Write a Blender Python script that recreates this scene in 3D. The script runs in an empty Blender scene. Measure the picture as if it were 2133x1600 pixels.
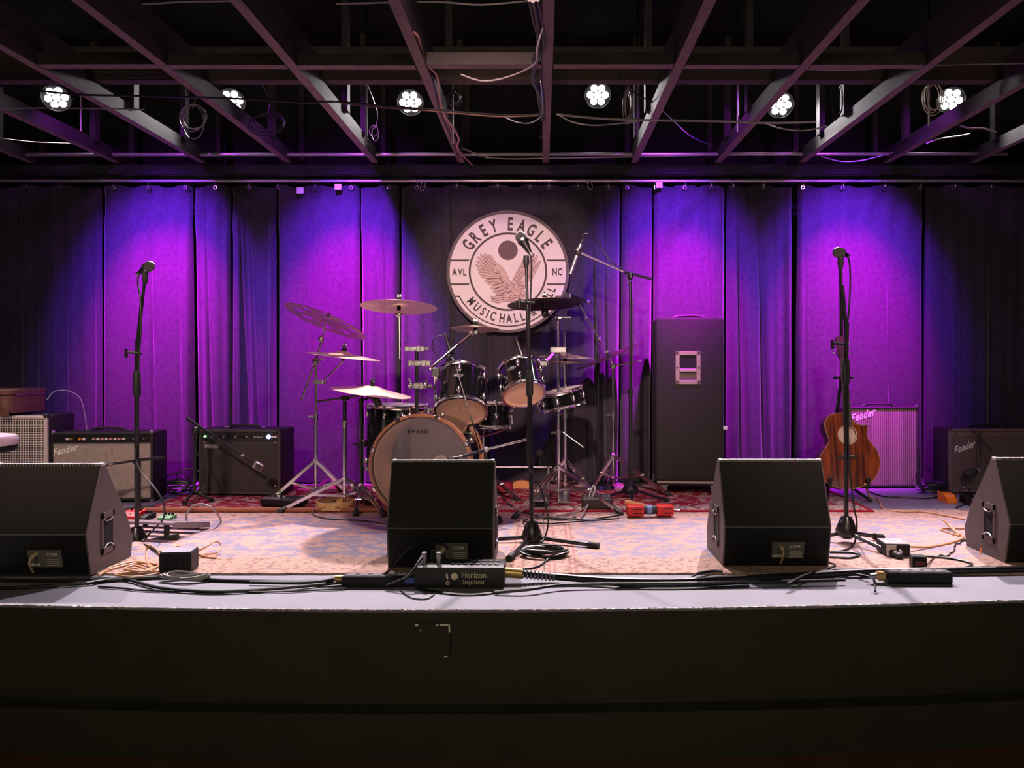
import bpy, bmesh, math, random
from mathutils import Vector, Matrix, Euler
random.seed(7)
V = Vector
R = math.radians
SC = bpy.context.scene
COL = SC.collection
# ---- camera: an upright lens with shift, eye 0.95 m above the stage boards (stage boards are z = 0)
FPX, CX, CY, EYE = 1600.0, 1130.0, 745.0, 0.95
cam = bpy.data.objects.new('camera', bpy.data.cameras.new('camera'))
COL.objects.link(cam); SC.camera = cam
cam.location = (0, 0, EYE); cam.rotation_euler = (R(90), 0, 0)
cam.data.sensor_width = 36; cam.data.lens = FPX / 2133 * 36
cam.data.shift_x = -(CX - 1066.5) / 2133; cam.data.shift_y = -(800 - CY) / 2133
cam.data.clip_start = .05
SC.view_settings.view_transform = 'Standard'; SC.view_settings.look = 'None'
SC.view_settings.gamma = 1; SC.view_settings.use_curve_mapping = False
SC.view_settings.exposure = 0.0
w = bpy.data.worlds.new('world'); SC.world = w; w.use_nodes = True
w.node_tree.nodes['Background'].inputs[0].default_value = (.6, .5, .45, 1)
w.node_tree.nodes['Background'].inputs[1].default_value = .004

def light(name, kind, loc, aim, energy, col, **kw):
    d = bpy.data.lights.new(name, kind); o = bpy.data.objects.new(name, d); COL.objects.link(o)
    o.location = loc; o.rotation_euler = (V(aim) - V(loc)).to_track_quat('-Z', 'Y').to_euler()
    d.energy = energy; d.color = col
    for k, x in kw.items(): setattr(d, k, x)
    return o
# violet wash lamps hung between the joists, aimed down the back curtain (red and blue emitters of one fixture)
for x, k in ((-2.80, 1.0), (-1.42, 1.0), (1.00, 1.0), (2.27, 1.0)):
    light('wash_lamp_blue', 'SPOT', (x, 4.72, 2.72), (x, 5.76, 1.48), 1350 * k, (.20, .02, 1), spot_size=R(61), spot_blend=1, shadow_soft_size=.04)
    light('wash_lamp_red', 'SPOT', (x, 4.72, 2.72), (x, 5.76, 1.16), 1550 * k, (1, .0, .72), spot_size=R(44), spot_blend=1, shadow_soft_size=.04)
for x in (-2.80, -1.42, 1.00, 2.27):      # stray light of the same wash lamps
    light('wash_lamp_spill', 'SPOT', (x, 4.72, 2.70), (x, 5.25, 1.9), 20, (.55, .06, 1), spot_size=R(124), spot_blend=.4, shadow_soft_size=.05)
# the six white floods over the stage (their fixtures are built below)
PARS = [(118, 203), (483, 210), (855, 212), (1245, 197), (1625, 217), (1980, 207)]
PARY = 5.5
for px, py in PARS:
    x = (px - CX) / FPX * PARY; z = EYE - (py - CY) / FPX * PARY
    light('flood_lamp_spill', 'SPOT', (x, PARY - .09, z - .05), (x * .95, 3.0, .9), 26, (1, .92, .96), spot_size=R(108), spot_blend=.4, shadow_soft_size=.04)
    light('flood_lamp', 'SPOT', (x, PARY - .07, z - .05), (x * .92, 3.35, 0), 620, (1, .84, .88), spot_size=R(58), spot_blend=1, shadow_soft_size=.03)
# pink front spot on the kit and the sign, plus an added dim warm fill from the audience side
light('front_spot', 'SPOT', (-.35, 1.2, 2.75), (-.2, 5.4, 1.05), 900, (1, .63, .61), spot_size=R(40), spot_blend=.9, shadow_soft_size=.10)
light('front_spot', 'SPOT', (1.7, .9, 2.8), (1.7, 5.2, .45), 400, (1, .66, .60), spot_size=R(44), spot_blend=1, shadow_soft_size=.09)
light('front_spot', 'SPOT', (-2.0, .9, 2.8), (-2.3, 5.0, .45), 430, (1, .66, .58), spot_size=R(44), spot_blend=1, shadow_soft_size=.09)
light('audience_fill', 'AREA', (.0, -2.5, 2.6), (0, 3, .2), 78, (1, .88, .6), shape='RECTANGLE', size=4, size_y=1.5)

# ---- helpers
def P(px, py, Y): return V(((px - CX) / FPX * Y, Y, EYE - (py - CY) / FPX * Y))
def G(px, py, z=0.0): return P(px, py, (EYE - z) * FPX / (py - CY))
def XZ(px, Y): return (px - CX) / FPX * Y
def wm(o): return (wm(o.parent) if o.parent else Matrix()) @ o.matrix_basis
def frame(o, x, y, z):
    m = Matrix.Identity(4)
    for i, a in enumerate((x, y, z)):
        for j in range(3): m[j][i] = a[j]
    for j in range(3): m[j][3] = o[j]
    return m
def FF(o): return frame(V(o), (1, 0, 0), (0, 0, 1), (0, -1, 0))       # a face looking at the audience
def zframe(o, z, xh=(1, 0, 0)):
    z = V(z).normalized(); x = V(xh); x = x - z * x.dot(z)
    if x.length < 1e-4: x = V((0, 1, 0)) - z * z.y
    x.normalize(); return frame(V(o), x, z.cross(x), z)
def cat(pts, n=6, closed=False):
    pts = [V(p) for p in pts]; out = []; L = len(pts)
    if L < 3 and not closed: return pts
    rng = L if closed else L - 1
    for i in range(rng):
        if closed: a, b, c, d = pts[i - 1], pts[i], pts[(i + 1) % L], pts[(i + 2) % L]
        else: a, b, c, d = pts[max(i - 1, 0)], pts[i], pts[i + 1], pts[min(i + 2, L - 1)]
        for k in range(n):
            t = k / n
            out.append(.5 * ((2 * b) + (c - a) * t + (2 * a - 5 * b + 4 * c - d) * t * t + (3 * b - a - 3 * c + d) * t ** 3))
    if not closed: out.append(pts[-1])
    return out
_glyph = {}
def glyph(ch, off=.0, res=3):
    k = (ch, off)
    if k not in _glyph:
        cu = bpy.data.curves.new('glyph', 'FONT'); cu.body = ch; cu.align_x = 'CENTER'; cu.offset = off; cu.resolution_u = res
        ob = bpy.data.objects.new('glyph', cu); COL.objects.link(ob)
        dg = bpy.context.evaluated_depsgraph_get(); dg.update()
        me = bpy.data.meshes.new_from_object(ob.evaluated_get(dg))
        _glyph[k] = ([v.co.copy() for v in me.vertices], [tuple(p.vertices) for p in me.polygons])
        bpy.data.meshes.remove(me); bpy.data.objects.remove(ob); bpy.data.curves.remove(cu)
    return _glyph[k]

class MB:
    def __init__(s): s.v = []; s.f = []; s.m = []; s.mi = 0
    def add(s, vs, fs, M=None):
        b = len(s.v)
        s.v += [(M @ V(p)) if M is not None else V(p) for p in vs]
        s.f += [tuple(b + i for i in f) for f in fs]; s.m += [s.mi] * len(fs); return s
    def mat(s, i): s.mi = i; return s
    def box(s, c, d, M=None, bev=0, seg=1):
        x, y, z = (k / 2 for k in d)
        if bev:
            bm = bmesh.new(); bmesh.ops.create_cube(bm, size=1)
            bmesh.ops.scale(bm, vec=d, verts=bm.verts)
            bmesh.ops.bevel(bm, geom=list(bm.edges), offset=bev, segments=seg, affect='EDGES', profile=.5)
            bm.verts.index_update()
            vs = [v.co.copy() for v in bm.verts]; fs = [tuple(v.index for v in f.verts) for f in bm.faces]; bm.free()
        else:
            vs = [V((a, b, e)) for a in (-x, x) for b in (-y, y) for e in (-z, z)]
            fs = [(0, 1, 3, 2), (4, 6, 7, 5), (0, 4, 5, 1), (2, 3, 7, 6), (0, 2, 6, 4), (1, 5, 7, 3)]
        c = V(c)
        return s.add([v + c for v in vs], fs, M)
    def bar(s, p, q, wd, h, up=(0, 0, 1), bev=0):
        p, q = V(p), V(q); z = (q - p); L = z.length; z.normalize()
        u = V(up); u = u - z * u.dot(z)
        if u.length < 1e-4: u = V((0, 1, 0)) - z * z.y
        u.normalize(); x = u.cross(z)
        return s.box((0, 0, 0), (wd, h, L), frame((p + q) / 2, x, u, z), bev)
    def tube(s, pts, r, n=8, closed=False, caps=True):
        pts = [V(p) for p in pts]; L = len(pts); rs = r if isinstance(r, (list, tuple)) else [r] * L
        vs, fs = [], []; pu = None
        for i, p in enumerate(pts):
            a = pts[i - 1] if (i or closed) else p; b = pts[(i + 1) % L] if (i < L - 1 or closed) else p
            t = (b - a)
            t = t.normalized() if t.length > 1e-9 else V((0, 0, 1))
            if pu is None:
                pu = V((0, 0, 1)) if abs(t.z) < .9 else V((1, 0, 0))
            u = pu - t * pu.dot(t)
            if u.length < 1e-5: u = t.orthogonal()
            u.normalize(); pu = u; q = t.cross(u)
            for k in range(n):
                an = 2 * math.pi * k / n
                vs.append(p + (u * math.cos(an) + q * math.sin(an)) * rs[i])
        for i in range(L if closed else L - 1):
            j = (i + 1) % L
            for k in range(n):
                k2 = (k + 1) % n
                fs.append((i * n + k, i * n + k2, j * n + k2, j * n + k))
        if caps and not closed:
            fs.append(tuple(range(n - 1, -1, -1))); fs.append(tuple((L - 1) * n + k for k in range(n)))
        return s.add(vs, fs)
    def cyl(s, p, q, r, r2=None, n=14): return s.tube([p, q], [r, r if r2 is None else r2], n)
    def lathe(s, prof, M=None, n=28, closed=False):
        vs = [V((r * math.cos(2 * math.pi * k / n), r * math.sin(2 * math.pi * k / n), z)) for r, z in prof for k in range(n)]
        L = len(prof); fs = []
        for i in range(L if closed else L - 1):
            j = (i + 1) % L
            for k in range(n):
                k2 = (k + 1) % n; fs.append((i * n + k, i * n + k2, j * n + k2, j * n + k))
        if not closed:
            if prof[0][0] > 1e-6: fs.append(tuple(range(n - 1, -1, -1)))
            if prof[-1][0] > 1e-6: fs.append(tuple((L - 1) * n + k for k in range(n)))
        return s.add(vs, fs, M)
    def ring(s, M, r0, r1, h, n=40, a0=0, a1=360):                   # flat band with thickness h along +z
        full = abs(a1 - a0) >= 360; N = n if full else n + 1
        vs = []
        for k in range(N):
            a = R(a0 + (a1 - a0) * k / n); c, d = math.cos(a), math.sin(a)
            vs += [V((r0 * c, r0 * d, 0)), V((r1 * c, r1 * d, 0)), V((r1 * c, r1 * d, h)), V((r0 * c, r0 * d, h))]
        fs = []
        for k in range(n):
            a = 4 * k; b = 4 * ((k + 1) % N)
            for e in range(4): fs.append((a + e, a + (e + 1) % 4, b + (e + 1) % 4, b + e))
        if not full: fs += [(3, 2, 1, 0), (4 * n, 4 * n + 1, 4 * n + 2, 4 * n + 3)]
        return s.add(vs, fs, M)
    def torus(s, M, Rr, r, n=28, m=8):
        return s.tube([M @ V((Rr * math.cos(2 * math.pi * k / n), Rr * math.sin(2 * math.pi * k / n), 0)) for k in range(n)], r, m, closed=True)
    def prism(s, poly, d, M=None):
        n = len(poly); vs = [V((x, y, 0)) for x, y in poly] + [V((x, y, d)) for x, y in poly]
        fs = [tuple(range(n - 1, -1, -1)), tuple(range(n, 2 * n))] + [(i, (i + 1) % n, n + (i + 1) % n, n + i) for i in range(n)]
        return s.add(vs, fs, M)
    def ball(s, c, r, n=12, sc=(1, 1, 1)):
        m = max(5, n // 2); prof = [(r * math.sin(math.pi * i / m), -r * math.cos(math.pi * i / m)) for i in range(m + 1)]
        prof[0] = (0, -r); prof[-1] = (0, r)
        return s.lathe(prof, Matrix.Translation(V(c)) @ Matrix.Diagonal((*sc, 1)), n)
    def text(s, body, M, size, xs=1, off=0, shear=0, track=1.0):
        adv = 0; glyphs = []
        for ch in body:
            if ch == ' ': adv += .35 * track; continue
            vs, fs = glyph(ch, off); xs_ = [v.x for v in vs]; wd = max(xs_) - min(xs_)
            glyphs.append((vs, fs, adv - min(xs_))); adv += wd + .12 * track
        adv -= .12 * track
        for vs, fs, dx in glyphs:
            s.add([V(((v.x + dx - adv / 2) * size * xs + shear * v.y * size, v.y * size, 0)) for v in vs], fs, M)
        return s
    def build(s, name, mats, parent=None, smooth=35, flip=False):
        me = bpy.data.meshes.new(name)
        inv = wm(parent).inverted() if parent else Matrix()
        me.from_pydata([inv @ v for v in s.v], [], s.f)
        for m in (mats if isinstance(mats, (list, tuple)) else [mats]): me.materials.append(m)
        if any(s.m): me.polygons.foreach_set('material_index', s.m)
        bm = bmesh.new(); bm.from_mesh(me); bmesh.ops.recalc_face_normals(bm, faces=bm.faces); bm.to_mesh(me); bm.free()
        if smooth:
            me.polygons.foreach_set('use_smooth', [True] * len(me.polygons)); me.set_sharp_from_angle(angle=R(smooth))
        me.update()
        o = bpy.data.objects.new(name, me); COL.objects.link(o)
        if parent: o.parent = parent
        return o

def tag(o, label, category, group=None, kind=None):
    o['label'] = label; o['category'] = category
    if group: o['group'] = group
    if kind: o['kind'] = kind
    return o
def struct(o): o['kind'] = 'structure'; return o
def thing(name, label, category, loc=(0, 0, 0), rz=0, group=None):
    o = bpy.data.objects.new(name, None); COL.objects.link(o); o.empty_display_size = .05
    o.location = loc; o.rotation_euler = (0, 0, rz); return tag(o, label, category, group)
def part(mb, name, m, parent, **k): return mb.build(name, m, parent, **k)
def dup(o, parent=None):
    c = o.copy(); COL.objects.link(c)
    if parent: c.parent = parent
    for ch in list(o.children): dup(ch, c)
    return c
# ---- materials
def mat(name, col, rough=.5, metal=0, var=.18, scale=25, bump=0, bscale=180, emit=None, estr=0, sheen=0, coat=0, spec=.5, stretch=None):
    m = bpy.data.materials.new(name); m.use_nodes = True; nt = m.node_tree; N = nt.nodes; Lk = nt.links
    b = N['Principled BSDF']; b.inputs['Roughness'].default_value = rough; b.inputs['Metallic'].default_value = metal
    b.inputs['Specular IOR Level'].default_value = spec
    tc = N.new('ShaderNodeTexCoord'); no = N.new('ShaderNodeTexNoise'); no.inputs['Scale'].default_value = scale; no.inputs['Detail'].default_value = 4
    src = tc.outputs['Object']
    if stretch:
        mp = N.new('ShaderNodeMapping'); mp.inputs['Scale'].default_value = stretch; Lk.new(src, mp.inputs[0]); src = mp.outputs[0]
    Lk.new(src, no.inputs['Vector'])
    mx = N.new('ShaderNodeMix'); mx.data_type = 'RGBA'
    mx.inputs[6].default_value = (*[c * (1 - var) for c in col], 1); mx.inputs[7].default_value = (*[min(1, c * (1 + var)) for c in col], 1)
    Lk.new(no.outputs[0], mx.inputs[0]); Lk.new(mx.outputs[2], b.inputs['Base Color'])
    if bump:
        n2 = N.new('ShaderNodeTexNoise'); n2.inputs['Scale'].default_value = bscale; Lk.new(src, n2.inputs['Vector'])
        bp = N.new('ShaderNodeBump'); bp.inputs['Strength'].default_value = bump; bp.inputs['Distance'].default_value = .004
        Lk.new(n2.outputs[0], bp.inputs['Height']); Lk.new(bp.outputs[0], b.inputs['Normal'])
    if emit: b.inputs['Emission Color'].default_value = (*emit, 1); b.inputs['Emission Strength'].default_value = estr
    if sheen: b.inputs['Sheen Weight'].default_value = sheen; b.inputs['Sheen Roughness'].default_value = .4
    if coat: b.inputs['Coat Weight'].default_value = coat; b.inputs['Coat Roughness'].default_value = .08
    return m
def nodes(m): return m.node_tree.nodes, m.node_tree.links, m.node_tree.nodes['Principled BSDF']
def mth(m, op, a, b=None, c=None):
    N, L, _ = nodes(m); n = N.new('ShaderNodeMath'); n.operation = op
    for i, x in enumerate((a, b, c)):
        if x is None: continue
        if isinstance(x, (int, float)): n.inputs[i].default_value = x
        else: L.new(x, n.inputs[i])
    return n.outputs[0]
def mixc(m, fac, a, b):
    N, L, _ = nodes(m); n = N.new('ShaderNodeMix'); n.data_type = 'RGBA'
    for i, x in ((0, fac), (6, a), (7, b)):
        if isinstance(x, (int, float)): n.inputs[i].default_value = x
        elif isinstance(x, tuple): n.inputs[i].default_value = (*x, 1)
        else: L.new(x, n.inputs[i])
    return n.outputs[2]
def coords(m):
    N, L, _ = nodes(m); tc = N.new('ShaderNodeTexCoord'); s = N.new('ShaderNodeSeparateXYZ'); L.new(tc.outputs['Object'], s.inputs[0])
    return tc.outputs['Object'], s.outputs
def noise(m, vec, scale, detail=4, stretch=None):
    N, L, _ = nodes(m); n = N.new('ShaderNodeTexNoise'); n.inputs['Scale'].default_value = scale; n.inputs['Detail'].default_value = detail
    if stretch:
        mp = N.new('ShaderNodeMapping'); mp.inputs['Scale'].default_value = stretch; L.new(vec, mp.inputs[0]); vec = mp.outputs[0]
    L.new(vec, n.inputs['Vector']); return n.outputs[0]
def step(m, x, t, soft=.02):
    N, L, _ = nodes(m); n = N.new('ShaderNodeMapRange'); n.inputs[1].default_value = t - soft; n.inputs[2].default_value = t + soft
    L.new(x, n.inputs[0]); return n.outputs[0]
def basecol(m, out): N, L, b = nodes(m); L.new(out, b.inputs['Base Color'])

M_ = {}
M_['black'] = mat('black_paint', (.007, .007, .007), .5, spec=.3)
M_['blackmetal'] = mat('black_metal', (.01, .01, .011), .3, .0, spec=.6)
M_['rubber'] = mat('black_rubber', (.012, .012, .012), .6, bump=.2)
M_['chrome'] = mat('chrome', (.86, .84, .83), .19, 1, .06)
M_['steel'] = mat('worn_steel', (.6, .58, .58), .32, 1, .2)
M_['tolex'] = mat('black_tolex', (.014, .013, .013), .55, bump=.5, bscale=500)
M_['wedge'] = mat('textured_cabinet_paint', (.12, .09, .09), .55, bump=.4, bscale=400)
M_['wedgeface'] = mat('wedge_grille_cloth', (.010, .0092, .0075), .8, bump=.3, bscale=600)
M_['grille'] = mat('perforated_grille', (.35, .34, .34), .4, .8, bump=.8, bscale=700)
M_['velvet'] = mat('black_velvet', (.036, .032, .04), .9, 0, .45, 40, bump=.35, bscale=260, sheen=.25, spec=.1)
M_['wood'] = mat('pale_joist_underside', (.20, .13, .13), .75, 0, .45, 12, bump=.4, bscale=90, stretch=(6, 1, 6))
M_['woodside'] = mat('dark_joist_side', (.028, .023, .022), .7, 0, .5, 12, bump=.4, bscale=90, stretch=(6, 1, 6))
M_['deck'] = mat('roof_deck', (.004, .004, .003), .95, spec=.1)
M_['wallp'] = mat('black_wall_paint', (.01, .01, .011), .85)
M_['ledge'] = mat('peeling_header_paint', (.13, .12, .13), .8, 0, .9, 9, bump=.8, bscale=40)
M_['conduit'] = mat('grey_conduit', (.45, .42, .42), .35, .6)
M_['cableblk'] = mat('black_cable', (.012, .012, .013), .4)
M_['cabletan'] = mat('tan_cable', (.62, .32, .16), .45)
M_['cablegrey'] = mat('grey_cable', (.3, .27, .27), .4)
M_['cymbal'] = mat('bronze_cymbal', (.85, .60, .44), .38, .75, .25, 60, stretch=(1, 1, 8))
M_['cymbaldark'] = mat('dark_bronze_cymbal', (.16, .10, .08), .35, .9, .3, 60)
M_['shell'] = mat('gloss_black_shell', (.006, .006, .007), .12, coat=.6)
M_['head'] = mat('clear_coated_drum_head', (.85, .54, .36), .45, var=.06)
M_['hoopwood'] = mat('copper_bass_hoop', (.38, .17, .10), .3, .3, .2, 18, coat=.4)
M_['tanwood'] = mat('pale_maple_ply', (.72, .45, .28), .5, 0, .25, 14)
M_['felt'] = mat('black_felt', (.01, .01, .01), .95)
M_['white'] = mat('white_plastic', (.8, .78, .74), .5)
M_['red'] = mat('red_plastic', (.55, .012, .01), .4)
M_['orange'] = mat('orange_enamel', (.9, .24, .02), .35)
M_['green'] = mat('green_enamel', (.12, .3, .14), .4)
M_['blue'] = mat('blue_plastic', (.05, .09, .3), .45)
M_['gold'] = mat('brass_plug', (.62, .42, .14), .35, .7)
M_['brown'] = mat('brown_case_leather', (.17, .075, .05), .5, bump=.3, bscale=200)
M_['seat'] = mat('pale_vinyl_seat', (.5, .38, .42), .45)
M_['led'] = mat('white_flood_led', (1, 1, 1), .4, emit=(1, .97, 1), estr=16)
M_['signpaper'] = mat('sign_face_paint', (.66, .60, .60), .7, 0, .12, 5)
M_['signink'] = mat('sign_dark_ink', (.05, .032, .036), .7, 0, .5, 30)
M_['signrim'] = mat('sign_rim_paint', (.10, .075, .08), .7, 0, .6, 14)
M_['eagle'] = mat('eagle_feather_ink', (.50, .36, .33), .7, 0, .2, 30)
M_['eagleline'] = mat('eagle_line_ink', (.12, .05, .045), .7)
M_['silver'] = mat('silver_mic_body', (.6, .55, .52), .3, .8)
M_['micmesh'] = mat('mic_mesh', (.14, .13, .13), .4, .8, bump=.9, bscale=900)
M_['badge'] = mat('polished_badge', (.85, .82, .78), .35)
M_['ink'] = mat('silver_print', (.6, .56, .5), .5)
M_['lamp_r'] = mat('jewel_lamp', (.8, .2, .2), .3, emit=(1, .3, .3), estr=2)
M_['lamp_b'] = mat('blue_jewel_lamp', (.2, .3, 1), .3, emit=(.35, .4, 1), estr=4)
M_['lamp_g'] = mat('green_jewel_lamp', (.2, .9, .2), .3, emit=(.3, 1, .3), estr=3)
# ---- special materials
def floor_mat():
    m = mat('grey_stage_paint', (.195, .19, .235), .6, 0, .22, 5, bump=.25, bscale=60); return m
M_['stage'] = floor_mat()
M_['fascia'] = mat('black_fascia_paint', (.022, .02, .014), .6, 0, .5, 4, bump=.15, bscale=30)
M_['edgewear'] = mat('chipped_edge_paint', (.5, .47, .5), .6, 0, .9, 45)
M_['boards'] = mat('audience_boards', (.09, .04, .02), .5, 0, .5, 6)
def carpet_mat(name, x0, x1, y0, y1, base, field, motif, line, bx, by, seamx):
    m = mat(name, base, .95, spec=.1); o, s = coords(m)
    grain = noise(m, o, 120, 3, (1, 1, 1)); n1 = noise(m, o, 9, 3, (1, 1.4, 1)); n2 = noise(m, o, 24, 3, (1, 1.3, 1)); n3 = noise(m, o, 3, 2)
    mot = step(m, mth(m, 'ADD', mth(m, 'MULTIPLY', n1, .6), mth(m, 'MULTIPLY', n2, .5)), .555, .05)
    fc = mixc(m, mot, field, motif)
    inx = mth(m, 'MULTIPLY', mth(m, 'GREATER_THAN', s[0], x0 + bx), mth(m, 'LESS_THAN', s[0], x1 - bx))
    iny = mth(m, 'MULTIPLY', mth(m, 'GREATER_THAN', s[1], y0 + by), mth(m, 'LESS_THAN', s[1], y1 - by))
    inside = mth(m, 'MULTIPLY', inx, iny)
    n4 = noise(m, o, 38, 3); bc = mixc(m, step(m, n4, .56, .05), base, tuple(c * .62 for c in base))
    c = mixc(m, inside, bc, fc)
    for k in seamx:
        ln = mth(m, 'LESS_THAN', mth(m, 'ABSOLUTE', mth(m, 'SUBTRACT', s[0], k)), .006)
        c = mixc(m, mth(m, 'MULTIPLY', ln, .4), c, line)
    g = mixc(m, mth(m, 'MULTIPLY', step(m, grain, .5, .2), .35), c, (0.02, .015, .015))
    basecol(m, g); return m
def rug_mat(name, x0, x1, y0, y1, rim):
    m = mat(name, (.3, .02, .04), .95, spec=.1); o, s = coords(m)
    n1 = noise(m, o, 14, 4, (1, 1.5, 1)); n2 = noise(m, o, 40, 3)
    mot = step(m, mth(m, 'ADD', mth(m, 'MULTIPLY', n1, .55), mth(m, 'MULTIPLY', n2, .5)), .55, .03); fc = mixc(m, mot, (.26, .012, .03), (.42, .30, .25))
    dx = mth(m, 'MINIMUM', mth(m, 'SUBTRACT', s[0], x0), mth(m, 'SUBTRACT', x1, s[0]))
    dy = mth(m, 'MINIMUM', mth(m, 'SUBTRACT', s[1], y0), mth(m, 'SUBTRACT', y1, s[1]))
    d = mth(m, 'MINIMUM', dx, dy)
    band = mth(m, 'MULTIPLY', mth(m, 'GREATER_THAN', d, .03), mth(m, 'LESS_THAN', d, .15))
    bc = mixc(m, step(m, n2, .55, .05), (.46, .36, .30), (.12, .05, .05))
    c = mixc(m, band, fc, bc if rim else fc)
    ln = mth(m, 'LESS_THAN', d, .03); c = mixc(m, ln, c, (.30, .012, .03))
    basecol(m, c); return m
# ---- the setting
def front_y(x): return 2.893 + .022 * (x + .42) ** 2
mb = MB(); xs = [-4.6 + .2 * i for i in range(47)]
vs = []; fs = []
for x in xs: vs += [V((x, front_y(x), 0)), V((x, 6.05, 0)), V((x, front_y(x), -.010)), V((x, 6.05, -.010))]
for i in range(len(xs) - 1):
    a, b = 4 * i, 4 * i + 4
    fs += [(a, b, b + 1, a + 1), (a + 2, a + 3, b + 3, b + 2), (a, a + 2, b + 2, b), (a + 1, b + 1, b + 3, a + 3)]
stage = struct(mb.add(vs, fs).build('stage_floor', M_['stage'], smooth=0))
def skirt(name, off, z0, z1, m, depth=.05):
    vs, fs = [], []
    for x in xs:
        y = front_y(x) - off; vs += [V((x, y, z0)), V((x, y, z1)), V((x, y + depth, z1)), V((x, y + depth, z0))]
    for i in range(len(xs) - 1):
        a, b = 4 * i, 4 * i + 4
        for e in range(4): fs.append((a + e, b + e, b + (e + 1) % 4, a + (e + 1) % 4))
    return struct(MB().add(vs, fs).build(name, m, smooth=0))
skirt('stage_front', -.004, -.37, -.0095, M_['fascia'], .04)
skirt('stage_plinth', .075, -.53, -.358, M_['fascia'], .14)
# the worn lip of the stage: small chips of bare paint along the edge
mb = MB(); random.seed(3)
for i in range(300):
    x = random.uniform(-2.5, 2.5); y = front_y(x); wd = random.uniform(.004, .03); h = random.uniform(.002, .006)
    mb.box((x, y + .001, -h / 2 + .0012), (wd, random.uniform(.004, .012), h), Matrix())
o = mb.build('edge_chips', M_['edgewear'], stage, smooth=0); o['kind'] = 'stuff'
struct(MB().box((0, .3, -.55), (11, 8.5, .04)).build('floor', M_['boards'], smooth=0))
struct(MB().box((0, 6.12, 1.3), (10, .1, 3.8)).build('wall_back', M_['wallp'], smooth=0))
struct(MB().box((-4.65, 1.2, 1.3), (.1, 9.8, 3.8)).build('wall_left', M_['wallp'], smooth=0))
struct(MB().box((4.65, 1.2, 1.3), (.1, 9.8, 3.8)).build('wall_right', M_['wallp'], smooth=0))
struct(MB().box((0, 1.2, 3.18), (10, 9.9, .06)).build('ceiling', M_['deck'], smooth=0))
JX = [-3.80, -3.165, -2.53, -1.888, -1.246, -.603, .025, .681, 1.304, 1.927, 2.56, 3.2, 3.84]
jz = 2.4
def under(mb, c, d):                      # a timber with a paler material on its underside than on its sides
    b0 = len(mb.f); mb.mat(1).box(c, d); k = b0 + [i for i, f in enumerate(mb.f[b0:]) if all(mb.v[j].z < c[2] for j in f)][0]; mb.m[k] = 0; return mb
for i, x in enumerate(JX):
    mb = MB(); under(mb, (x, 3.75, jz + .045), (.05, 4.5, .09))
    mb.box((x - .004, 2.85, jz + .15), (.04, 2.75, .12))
    y = 4.75
    if i in (1, 3, 10): y += .55
    while y < 5.9:
        mb.box((x + .03 * (1 if x < 0 else -1), y + random.uniform(-.1, .1), jz + .42), (.038, .06, .70)); y += .55
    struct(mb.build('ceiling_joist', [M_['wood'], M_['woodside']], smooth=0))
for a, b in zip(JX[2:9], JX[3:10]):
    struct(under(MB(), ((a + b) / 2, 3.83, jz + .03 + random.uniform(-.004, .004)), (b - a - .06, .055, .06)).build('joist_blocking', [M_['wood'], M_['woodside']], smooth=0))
struct(MB().box((0, 4.37, jz + .21), (9, .07, .19)).build('ceiling_beam', mat('dark_beam', (.06, .04, .035), .8, 0, .4, 8), smooth=0))
struct(MB().tube([(-3.9, 5.62, 2.435), (3.4, 5.62, 2.44)], .013, 10).build('conduit_rail', M_['conduit']))
struct(MB().box((0, 5.72, 2.35), (9, .03, .07)).build('trim_1', M_['wallp'], smooth=0))
# ragged header board above the curtain pipe
random.seed(11); mb = MB(); poly = [(-4.4, 2.30)]; x = 4.4
poly.append((4.4, 2.30))
while x > -4.4: poly.append((x, 2.365 + random.uniform(-.02, .02))); x -= random.uniform(.03, .12)
poly.append((-4.4, 2.37))
mb.prism([(p[0], p[1]) for p in poly], .02, FF((0, 5.90, 0)))
struct(mb.build('trim_2', M_['ledge'], smooth=0))
struct(MB().tube([(-4.4, 5.73, 2.268), (4.4, 5.73, 2.268)], .011, 10).build('curtain_pipe', M_['conduit']))

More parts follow.
